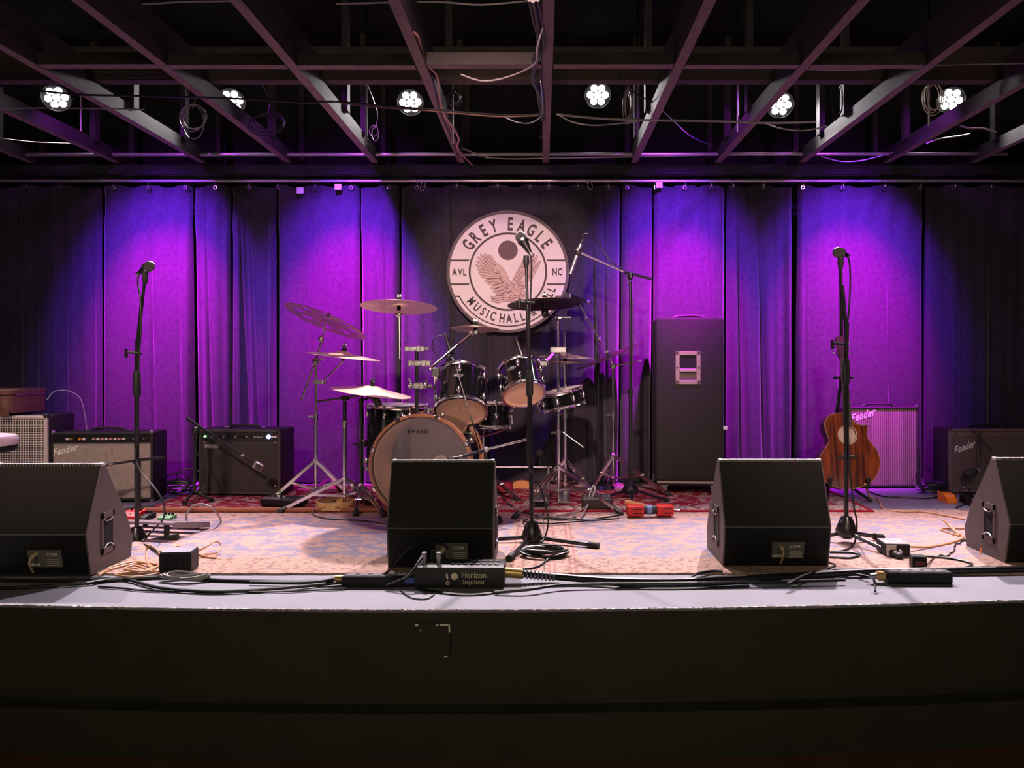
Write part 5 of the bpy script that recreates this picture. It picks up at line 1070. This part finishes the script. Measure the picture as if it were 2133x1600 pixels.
def np_(t, s, z): p = n0 + ax * nl_ * t + pr_ * s; return GM @ V((p.x, p.y, z))
mb = MB()
for z0, z1, k in ((.002, .008, 1.0),):
    w0, w1 = .029, .021; vs = [np_(0, -w0, z0), np_(0, w0, z0), np_(1, w1, z0), np_(1, -w1, z0), np_(0, -w0, z1), np_(0, w0, z1), np_(1, w1, z1), np_(1, -w1, z1)]
    mb.add(vs, [(0, 1, 2, 3), (4, 7, 6, 5), (0, 4, 5, 1), (1, 5, 6, 2), (2, 6, 7, 3), (3, 7, 4, 0)])
fb_ = part(mb, 'fretboard', mat('dark_fretboard', (.05, .022, .018), .45), th, smooth=0)
part(MB().tube([np_(.2, 0, -.012), np_(.25, 0, -.008), np_(1, 0, -.006)], [.024, .021, .018], 10), 'neck', gs, th)
for k in range(20):
    t = 1 - (1 - 2 ** (-(k + 1) / 12)) * 1.42
    if t < .01: break
    w0 = .029 + (.021 - .029) * t; a_, b2_ = np_(t, -w0, .0085), np_(t, w0, .0085); part(MB().bar(a_, b2_, .003, .002), 'fret', M_['steel'], fb_, smooth=0)
hs = part(MB().add([np_(1, -.02, .006), np_(1.06, -.032, .006), np_(1.33, -.036, .0), np_(1.36, -.01, .0), np_(1.36, .01, 0), np_(1.33, .034, .0), np_(1.06, .03, .006), np_(1, .02, .006)] + [np_(1, -.02, -.009), np_(1.06, -.032, -.01), np_(1.33, -.036, -.014), np_(1.36, -.01, -.014), np_(1.36, .01, -.014), np_(1.33, .034, -.014), np_(1.06, .03, -.01), np_(1, .02, -.009)],
    [tuple(range(8)), tuple(range(15, 7, -1))] + [(i, (i + 1) % 8, 8 + (i + 1) % 8, 8 + i) for i in range(8)]), 'headstock', mat('dark_headstock', (.05, .02, .018), .3), th, smooth=0)
for k in range(3):
    for s in (-1, 1): part(MB().cyl(np_(1.10 + .08 * k, s * .03, -.006), np_(1.10 + .08 * k, s * .052, -.006), .004, n=6).ball(np_(1.10 + .08 * k, s * .055, -.006), .009, 8), 'tuning_peg', M_['chrome'], hs)
for k in range(6):
    s = (k - 2.5) * .0085; part(MB().tube([np_(1.0, s * .72, .011), GM @ V((hc.x + s, hc.y, .012)), GM @ V(((a.x + q.x) / 2 + .005 + s * 1.1, a.y, .013))], .0008, 4), 'string', M_['steel'], th)
th = thing('guitar_stand', 'black tubular stand holding the acoustic guitar', 'guitar stand', (o0.x, 5.25, 0))
tpz = GM @ V((gl(305, 500)[0], gl(305, 500)[1], -.035)); bz = V((o0.x - .04, 5.28, .16))
part(MB().tube([bz, tpz], .011, 10), 'spine', M_['blackmetal'], th); part(MB().tube(cat([tpz + V((-.05, -.07, 0)), tpz + V((-.045, 0, 0)), tpz + V((.045, 0, 0)), tpz + V((.05, -.07, 0))], 4), .009, 8), 'neck_yoke', M_['rubber'], th)
for f in ((1722, 1050), (1812, 1046)):
    q = G(*f); q.z = .012; lg = part(MB().tube([bz, q], .010, 8), 'leg', M_['blackmetal'], th); part(MB().ball(q + V((0, 0, .002)), .014, 8), 'foot', M_['rubber'], lg)
lg = part(MB().tube([bz, (bz.x, 5.45, .012)], .010, 8), 'leg', M_['blackmetal'], th); part(MB().ball((bz.x, 5.45, .013), .013, 8), 'foot', M_['rubber'], lg)
for px in (1727, 1806):
    q = P(px, 1004, gY - .0); part(MB().tube([bz + V((0, 0, .02)), q + V((0, .12, -.035)), q + V((0, -.01, -.035)), q + V((0, -.03, .03))], [.010, .010, .011, .013], 8), 'body_arm', M_['rubber'], th)
# ---- downstage boxes and cables
th = thing('stage_box', 'black multicore stage box with gold lettering lying at the stage edge before the centre monitor', 'stage box', (XZ(960, 3.22), 3.22, 0), R(-1)); B = wm(th)
w_, d_, h_ = .372, .135, .088; y0 = 3.155 - 3.22
part(MB().box((0, 0, h_ / 2 + .002), (w_, d_, h_), B, .007, 2), 'enclosure', mat('black_enclosure', (.016, .016, .014), .5), th)
gm_ = mat('gold_print', (.8, .68, .45), .5)
TF = B @ frame(V((0, -d_ / 2 - .0008, 0)), (1, 0, 0), (0, 0, 1), (0, -1, 0))
part(MB().text('Horizon', TF @ Matrix.Translation((.062, .046, 0)), .036, .85, .0, 0, .7).text('Stage Series', TF @ Matrix.Translation((.060, .022, 0)), .022, .8, .0, 0, .7), 'lettering', gm_, th, smooth=0)['kind'] = 'stuff'
mb = MB().lathe([(0, 0), (.014, 0), (.014, .0008), (0, .0008)], TF @ Matrix.Translation((-.018, .052, 0)), 24)
mb.add([TF @ V(p) for p in ((-.052, .066, .0005), (-.046, .06, .0005), (-.043, .045, .0005), (-.047, .036, .0005), (-.052, .05, .0005))], [(0, 1, 2, 3, 4)]); mb.ring(TF @ Matrix.Translation((-.046, .024, 0)), .004, .008, .0008, 14)
part(mb, 'printed_emblem', gm_, th, smooth=0)
for i in range(8):
    for j in range(2): part(MB().cyl(B @ V((-.03 + .026 * i, -.025 + .05 * j, h_)), B @ V((-.03 + .026 * i, -.025 + .05 * j, h_ + .006)), .010, n=12), 'socket', M_['steel'] if i > 3 else M_['black'], th)
for i, (x, y) in enumerate(((-.15, -.02), (-.12, .02), (-.09, -.02))):
    part(MB().cyl(B @ V((x, y, h_)), B @ V((x, y, h_ + .05)), .010, n=12), 'cable_plug', M_['steel'] if i != 1 else M_['black'], th)
part(MB().cyl(B @ V((w_ / 2, .02, .045)), B @ V((w_ / 2 + .07, .02, .04)), .022, n=16), 'cable_gland', M_['gold'], th)
mb = MB()
for k in range(9): mb.torus(zframe(B @ V((w_ / 2 + .075 + .016 * k, .02, .04 - .002 * k)), (1, 0, -.12)), .019 - .0008 * k, .004, 12, 5)
part(mb, 'strain_spring', M_['steel'], th)
cable([B @ V((w_ / 2 + .06, .02, .04)), (XZ(1140, 3.25), 3.25, .026), (XZ(1260, 3.22), 3.22, .016), (XZ(1400, 3.20), 3.20, .016), (XZ(1520, 3.24), 3.24, .016), (XZ(1700, 3.3), 3.3, .016), (XZ(1850, 3.34), 3.34, .02), (2.6, 3.4, .018)], .015, M_['cableblk'], 'thick black multicore cable running from the lettered stage box along the stage edge', n=10)
cable([G(870, 1228), G(930, 1238), G(985, 1241), G(1050, 1234), G(1130, 1224), G(1220, 1222), G(1320, 1228), G(1440, 1228), G(1560, 1222)], .009, M_['cableblk'], 'black cable curving round the front of the lettered stage box')
cable([G(1030, 1234, .01), G(1100, 1228, .02), G(1180, 1218, .02), G(1330, 1216, .02), G(1500, 1214, .02), G(1760, 1208, .02)], .007, M_['cableblk'], 'black cable resting beside the thick multicore at the stage edge')
def strip(label, xa, xb, Y, wd, hh, blue=None, plugs=(), group=None):
    th = thing('power_strip', label, 'power strip', ((xa + xb) / 2, Y, 0), 0); L = xb - xa; B = wm(th)
    part(MB().box((0, 0, hh / 2 + .001), (L, wd, hh), B, .005), 'housing', M_['black'], th)
    for k in range(5): part(MB().box((-L / 2 + L * (k + .7) / 5.6, 0, hh + .0012), (L / 8, wd * .6, .003), B, .001), 'outlet', mat('outlet_grey', (.12, .09, .09), .5) if k == 0 else bpy.data.materials['outlet_grey'], th)
    return th, B, L
th, B, L = strip('black power strip with outlets beside the lettered stage box, tan plug at its end', XZ(714, 3.2), XZ(862, 3.2), 3.2, .06, .045)
part(MB().tube([B @ V((-L / 2 - .03, 0, .03)), B @ V((-L / 2 + .002, 0, .03))], .014, 10), 'end_plug', M_['gold'], th); part(MB().box((L / 2 - .01, -.034, .03), (.05, .01, .024), B, .004), 'blue_connector', M_['blue'], th)
th, B, L = strip('black power strip lying downstage of the small black adapter, yellow plug at its end', XZ(1845, 3.24), XZ(1978, 3.24), 3.24, .06, .05)
part(MB().box((-L / 2 - .022, 0, .03), (.04, .04, .035), B, .008), 'end_plug', M_['gold'], th); part(MB().tube([B @ V((-L / 2 - .07, -.01, .03)), B @ V((-L / 2 - .04, 0, .03))], .012, 10), 'plug_ring', M_['steel'], th)
def dibox(label, px, py, wd, dp, hh, top, z=.009, rz=0, name='direct_box', face=None):
    c = G(px, py, z); th = thing(name, label, 'direct box', (c.x, c.y + dp / 2, z), R(rz)); B = wm(th)
    part(MB().box((0, 0, hh / 2 + .001), (wd, dp, hh), B, .004), 'enclosure', M_['black'], th); part(MB().box((0, 0, hh + .0015), (wd * .92, dp * .9, .002), B), 'top_plate', top, th, smooth=0)
    return th, B
th, B = dibox('black direct box in the tan cable heap beside the end monitor', 362, 1194, .135, .10, .088, mat('lavender_grey_plate', (.3, .28, .36), .5), rz=6)
for x in (-.035, 0, .03): part(MB().cyl(B @ V((x, -.05, .05)), B @ V((x, -.056, .05)), .009, n=12), 'socket', M_['felt'], th)
th, B = dibox('pink-grey topped direct box at the foot of the guitar-side mic stand', 1872, 1160, .115, .12, .058, mat('pink_grey_plate', (.5, .36, .36), .5), rz=-4)
part(MB().box((-.03, -.061, .03), (.045, .003, .05), B), 'end_plate', mat('pale_end_plate', (.45, .36, .38), .5), th); part(MB().cyl(B @ V((.005, -.06, .03)), B @ V((.005, -.085, .03)), .007, n=10), 'plug', M_['steel'], th)
th, B = dibox('small upright black adapter box standing behind the yellow-plugged power strip', 1918, 1188, .062, .05, .056, M_['black'], rz=-8, name='adapter_box')
part(MB().box((0, -.026, .03), (.04, .002, .02), B), 'label_plate', mat('maroon_label', (.15, .03, .04), .5), th)
# pedalboard
c0 = V((XZ(322, 4.12), 4.12, .0)); th = thing('pedalboard', 'sloping grey metal pedalboard with slotted rails at the foot of the slim vocal stand', 'pedalboard', (c0.x, c0.y, .009), R(-10)); B = wm(th)
mt = mat('brown_grey_board_paint', (.22, .17, .18), .45, .3)
for k in range(4):
    y = -.12 + .085 * k; z = .085 - .018 * k; part(MB().box((0, y, z), (.44, .045, .012), B, .002), 'rail', mt, th, smooth=0)
for sx in (-1, 1):
    part(MB().bar(B @ V((sx * .215, -.14, .078)), B @ V((sx * .215, .16, .02)), .012, .03), 'side_bar', mt, th, smooth=0); part(MB().box((sx * .16, -.12, .04), (.02, .02, .076), B), 'leg', M_['black'], th); part(MB().box((sx * .16, .14, .014), (.02, .02, .024), B), 'leg', M_['black'], th)
def pedal(label, px, py, Y, zb, wd, dp, hh, m, rz=0, z=None):
    c = V((XZ(px, Y), Y, zb)); th = thing('effects_pedal', label, 'effects pedal', c, R(rz)); B = wm(th)
    part(MB().prism([(-dp / 2, 0), (dp / 2, 0), (dp / 2, hh), (-dp * .1, hh * .9), (-dp / 2, hh * .55)], wd, B @ frame(V((-wd / 2, 0, 0)), (0, 1, 0), (0, 0, 1), (1, 0, 0))), 'enclosure', m, th, smooth=0)
    for k in (-1, 0, 1): part(MB().cyl(B @ V((k * wd * .28, dp * .28, hh * .98)), B @ V((k * wd * .28, dp * .28, hh + .012)), .007, n=10), 'knob', M_['black'], th)
    part(MB().cyl(B @ V((0, -dp * .25, hh * .7)), B @ V((0, -dp * .25, hh * .85)), .007, n=10), 'footswitch', M_['chrome'], th)
    return th
pedal('red effects pedal on the pedalboard, with slot-like controls', 277, 1085, 4.16, .075, .10, .09, .045, M_['red'], -10)
pedal('black effects pedal on the pedalboard next to the red one', 302, 1085, 4.17, .073, .07, .09, .03, M_['black'], -10)
pedal('pale green effects pedal with small knobs at the top of the pedalboard', 348, 1086, 4.16, .075, .075, .06, .022, M_['green'], -10)
pedal('orange effects pedal on the grey floor beside the plain amp', 1973, 1041, 5.06, .001, .068, .11, .06, M_['orange'], 3)
pedal('dark effects pedal half hidden behind the guitar-side end monitor', 2022, 1045, 4.98, .001, .08, .12, .05, M_['blackmetal'], 0)
# floor cables
def fl(lst, z=.014): return [G(*p[:2], p[2] if len(p) > 2 else z) for p in lst]
def fcoil(c, rx, ry, n, m, label, seed, r=.004, zr=.02):
    rnd = random.Random(seed); pts = []
    for k in range(n):
        a, b = rx * rnd.uniform(.7, 1.05), ry * rnd.uniform(.7, 1.05); ph = rnd.uniform(-.3, .3)
        for j in range(10): an = 2 * math.pi * j / 10; pts.append(c + V((a * math.cos(an + ph), b * math.sin(an + ph), r + zr * (k / n) + .006 * math.sin(2 * an + k))))
    return cable(pts, r, m, label, 'cable_coil', 'cable', 6, sub=3)
fcoil(G(1134, 1157, .012), .118, .075, 6, M_['cableblk'], 'coiled black cable lying on the carpet by the foot of the stand before the sign', 21, .006, .028)
cable(fl([(1146, 1158, .03), (1138, 1168), (1120, 1180), (1090, 1185), (1060, 1184)]), .0045, M_['cableblk'], 'black cable tail leaving the coiled cable toward the lettered stage box')
cable(fl([(205, 1198), (225, 1188), (260, 1178), (300, 1172), (330, 1178), (310, 1186), (270, 1192), (240, 1197), (280, 1202), (325, 1196)]), .005, M_['cabletan'], 'tan cable folded in flat loops beside the end monitor')
cable(fl([(222, 1186), (250, 1176), (290, 1170), (318, 1182), (300, 1190), (260, 1186), (282, 1178), (320, 1192)], .02), .005, M_['cabletan'], 'second tan cable lying across the folded one')
cable([G(330, 1192, .014), G(310, 1178, .03), P(304, 1150, 3.5), P(312, 1137, 3.52), P(330, 1150, 3.5), P(334, 1172, 3.46), G(345, 1188, .014)], .004, M_['cabletan'], 'tan cable rising in a loop behind the black direct box')
cable([G(392, 1186, .014), P(405, 1172, 3.5), P(410, 1160, 3.55), G(406, 1152, .014), G(425, 1142, .05), P(450, 1128, 3.7), P(461, 1138, 3.7), P(450, 1152, 3.65), G(420, 1156, .014), G(448, 1161, .014)], .004, M_['cabletan'], 'tan cable with a raised loop beyond the black direct box')
cable(fl([(335, 1150), (370, 1138), (392, 1148), (410, 1153), (430, 1160), (450, 1162)]), .005, M_['cabletan'], 'short tan cable end pointing away from the direct box')
cable([G(392, 1094), P(388, 1075, 4.25), P(400, 1055, 4.25), P(422, 1050, 4.25), P(446, 1062, 4.25), G(460, 1090), G(430, 1097), G(390, 1090), G(380, 1082), G(440, 1078), G(474, 1084), G(440, 1093), G(405, 1101), G(440, 1104), G(420, 1096)], .005, M_['cablegrey'], 'grey cable standing up in a hoop beside the pedalboard')
cable(fl([(190, 1212), (240, 1208), (300, 1204), (360, 1202), (440, 1208), (520, 1210), (620, 1212), (714, 1210)], .008), .008, M_['cableblk'], 'thick black cable along the carpet edge from the end monitor to the power strip')
cable(fl([(180, 1216), (240, 1206), (270, 1208), (330, 1224), (420, 1232), (500, 1231), (600, 1224), (714, 1213)], .010), .007, M_['cableblk'], 'black cable sagging forward on the bare boards near the power strip')
cable(fl([(205, 1222), (260, 1226), (300, 1230), (400, 1232), (560, 1233), (720, 1226)], .006), .004, M_['cableblk'], 'thin black cable nearest the stage edge at the power strip side')
fcoil(G(386, 1206, .01), .10, .03, 4, M_['cablegrey'], 'flat oval cable coil on the boards before the black direct box', 22, .005, .02)
cable(fl([(-60, 1205), (60, 1210), (160, 1208), (230, 1206)], .01), .008, M_['cableblk'], 'black cable running under the checker-amp end monitor front')
cable(fl([(-60, 1228), (80, 1222), (190, 1214)], .01), .007, M_['cableblk'], 'black cable lying lowest before the end monitor')
cable([P(700, 1205, 3.2), P(660, 1212, 3.2), G(600, 1214, .012), G(520, 1213, .012)], .007, M_['cableblk'], 'black cord leaving the tan plug of the power strip')
cable([P(790, 1203, 3.22), P(815, 1185, 3.2), P(840, 1155, 3.25), P(863, 1137, 3.3)], .0045, M_['cableblk'], 'black cable rising from the power strip to the centre monitor')
cable([P(805, 1220, 3.14), P(850, 1200, 3.13), P(875, 1165, 3.2), P(890, 1143, 3.3), P(912, 1130, 3.38), P(935, 1142, 3.42)], .005, M_['cableblk'], 'black cable arching over the lettered stage box to the centre monitor plug')
cable(fl([(835, 1230, .004), (855, 1244, .004), (885, 1248, .004), (905, 1238, .004)]), .003, M_['cableblk'], 'thin stray cable end in front of the lettered stage box')
cable([P(915, 1150, 3.42), P(930, 1165, 3.3), P(938, 1168, 3.25)], .006, M_['cableblk'], 'short cable entering the connector of the centre monitor')
cable(fl([(1440, 1205), (1450, 1196), (1480, 1190), (1505, 1190)]), .006, M_['cableblk'], 'black cable loop beside the foot of the monitor before the tall cabinet')
cable([G(1640, 1217, .03), G(1680, 1197, .03), G(1720, 1190, .02), G(1770, 1194, .014), G(1810, 1202, .02)], .006, M_['cableblk'], 'black cable arching past the foot of the monitor before the tall cabinet')
cable(fl([(1728, 1150), (1770, 1151), (1790, 1156), (1770, 1162), (1728, 1160)]), .006, M_['cableblk'], 'doubled black cable on the carpet next to the guitar-side mic stand')
cable(fl([(1728, 1172), (1740, 1178), (1728, 1186), (1800, 1186), (1870, 1190), (1960, 1192)], .012), .005, M_['cableblk'], 'black cable behind the yellow-plugged power strip')
cable([P(1802, 1008, 4.98), G(1812, 1034, .008), G(1830, 1041, .006), G(1836, 1056, .006), G(1850, 1063, .008), G(1880, 1066, .014), G(1920, 1066, .014), G(1960, 1072, .014), G(2010, 1082, .014)], .006, M_['cabletan'], 'tan guitar lead snaking from the acoustic guitar over the grey floor')
cable([G(1895, 1139, .03), G(1940, 1139, .014), G(1990, 1128, .014), G(2006, 1118, .014), G(1990, 1105, .014), P(1970, 1088, 4.2), P(1966, 1084, 4.2), P(1982, 1100, 4.15), G(1998, 1116, .014), G(1960, 1102, .014), G(2008, 1101, .014)], .006, M_['cabletan'], 'tan cable looping between the pink-grey direct box and the end monitor')
cable([G(1880, 1147, .03), G(1900, 1156, .014), G(1950, 1160, .014), G(1990, 1165, .014), G(2025, 1175, .014), G(2005, 1186, .014), G(2060, 1180, .014)], .005, M_['cableblk'], 'black cable leading from the pink-grey direct box to the boards')
rnd = random.Random(4); pts = [G(1932, 1176, .02)]
for k in range(26): t = k / 25; q = [(1945, 1165), (1955, 1158), (1975, 1156), (1988, 1145), (1988, 1135), (2005, 1127), (2012, 1126)]; i = min(5, int(t * 6)); f = t * 6 - i; pts.append(G(q[i][0] + (q[i + 1][0] - q[i][0]) * f + rnd.uniform(-3, 3), q[i][1] + (q[i + 1][1] - q[i][1]) * f + rnd.uniform(-2, 2), .013))
cable(pts, .003, M_['cableblk'], 'crinkled thin wire trailing from the small black adapter', sub=2)
cable(fl([(1820, 1206, .05), (1822, 1215, .03), (1823, 1232, .01)]), .005, M_['cableblk'], 'short black cable end dangling before the yellow plug')
# cable heaps between the amps and on the rug
fcoil(V((XZ(375, 5.25), 5.25, .02)), .11, .08, 6, M_['cableblk'], 'violet-lit black cable heap between the two amps', 31, .005, .10)
c = V((XZ(378, 5.3), 5.3, .088))
for k, (dx, dz, rr, lb) in enumerate(((-.03, 0, .075, 'upright cable hoop leaning on the curtain between the two amps'), (.05, .02, .085, 'larger upright cable hoop leaning behind the heap between the two amps'))):
    cable([c + V((dx + rr * math.cos(a), .02 * math.sin(2 * a), dz + rr * .9 * math.sin(a))) for a in [2 * math.pi * i / 10 for i in range(10)]], .005, M_['cableblk'], lb, 'cable_coil', closed=True)
fcoil(V((XZ(1945, 5.35), 5.35, .01)), .10, .07, 7, M_['cableblk'], 'dark cable heap on the floor between the ribbed amp and the plain amp', 32, .005, .06)
cable([V((XZ(1925, 5.5), 5.5, .082)) + V((.06 * math.cos(a), 0, .075 * math.sin(a))) for a in [2 * math.pi * i / 10 for i in range(10)]], .004, M_['cableblk'], 'upright black hoop of cable beside the ribbed amp', 'cable_coil', closed=True)
cable(fl([(1805, 1022), (1840, 1034), (1880, 1036), (1930, 1038), (1960, 1034)], .006), .005, M_['cableblk'], 'black cable lying along the base of the ribbed amp')
cable(fl([(1985, 1040), (2000, 1022, .1), (2015, 1016, .12), (2022, 1030, .05), (2010, 1050), (1992, 1058), (2005, 1064), (2030, 1062)], .006), .005, M_['cableblk'], 'black cable looping beside the orange effects pedal')
cable(fl([(1300, 1072), (1230, 1082), (1180, 1080), (1120, 1078), (1090, 1085), (1140, 1090), (1230, 1084), (1290, 1080)], .022), .005, M_['cableblk'], 'black cable winding along the rug edge under the wide-legged stand')
cable([G(1160, 1075, .024), P(1215, 1060, 4.7), P(1238, 1025, 4.75), P(1236, 1012, 4.8), P(1228, 1030, 4.75), P(1225, 1050, 4.72), G(1210, 1078, .022)], .005, M_['cablegrey'], 'grey cable looping up over the flat dark stage box')
cable([P(1015, 995, 4.7), G(1060, 1050, .03), G(1100, 1070, .024), G(1160, 1082, .016), G(1200, 1078, .024)], .005, M_['cableblk'], 'black cable crossing the rug from behind the centre monitor')
cable(fl([(655, 1062, .03), (652, 1072, .014), (680, 1080, .014), (760, 1085, .014), (830, 1096, .014)]), .004, M_['cableblk'], 'thin black cable on the carpet before the tambourine')
cable([P(750, 840, 4.8), P(746, 880, 4.8), P(745, 930, 4.8), P(750, 968, 4.8), P(757, 974, 4.8), P(756, 1010, 4.78)], .0035, M_['cableblk'], 'thin black cable hanging beside the floor tom')
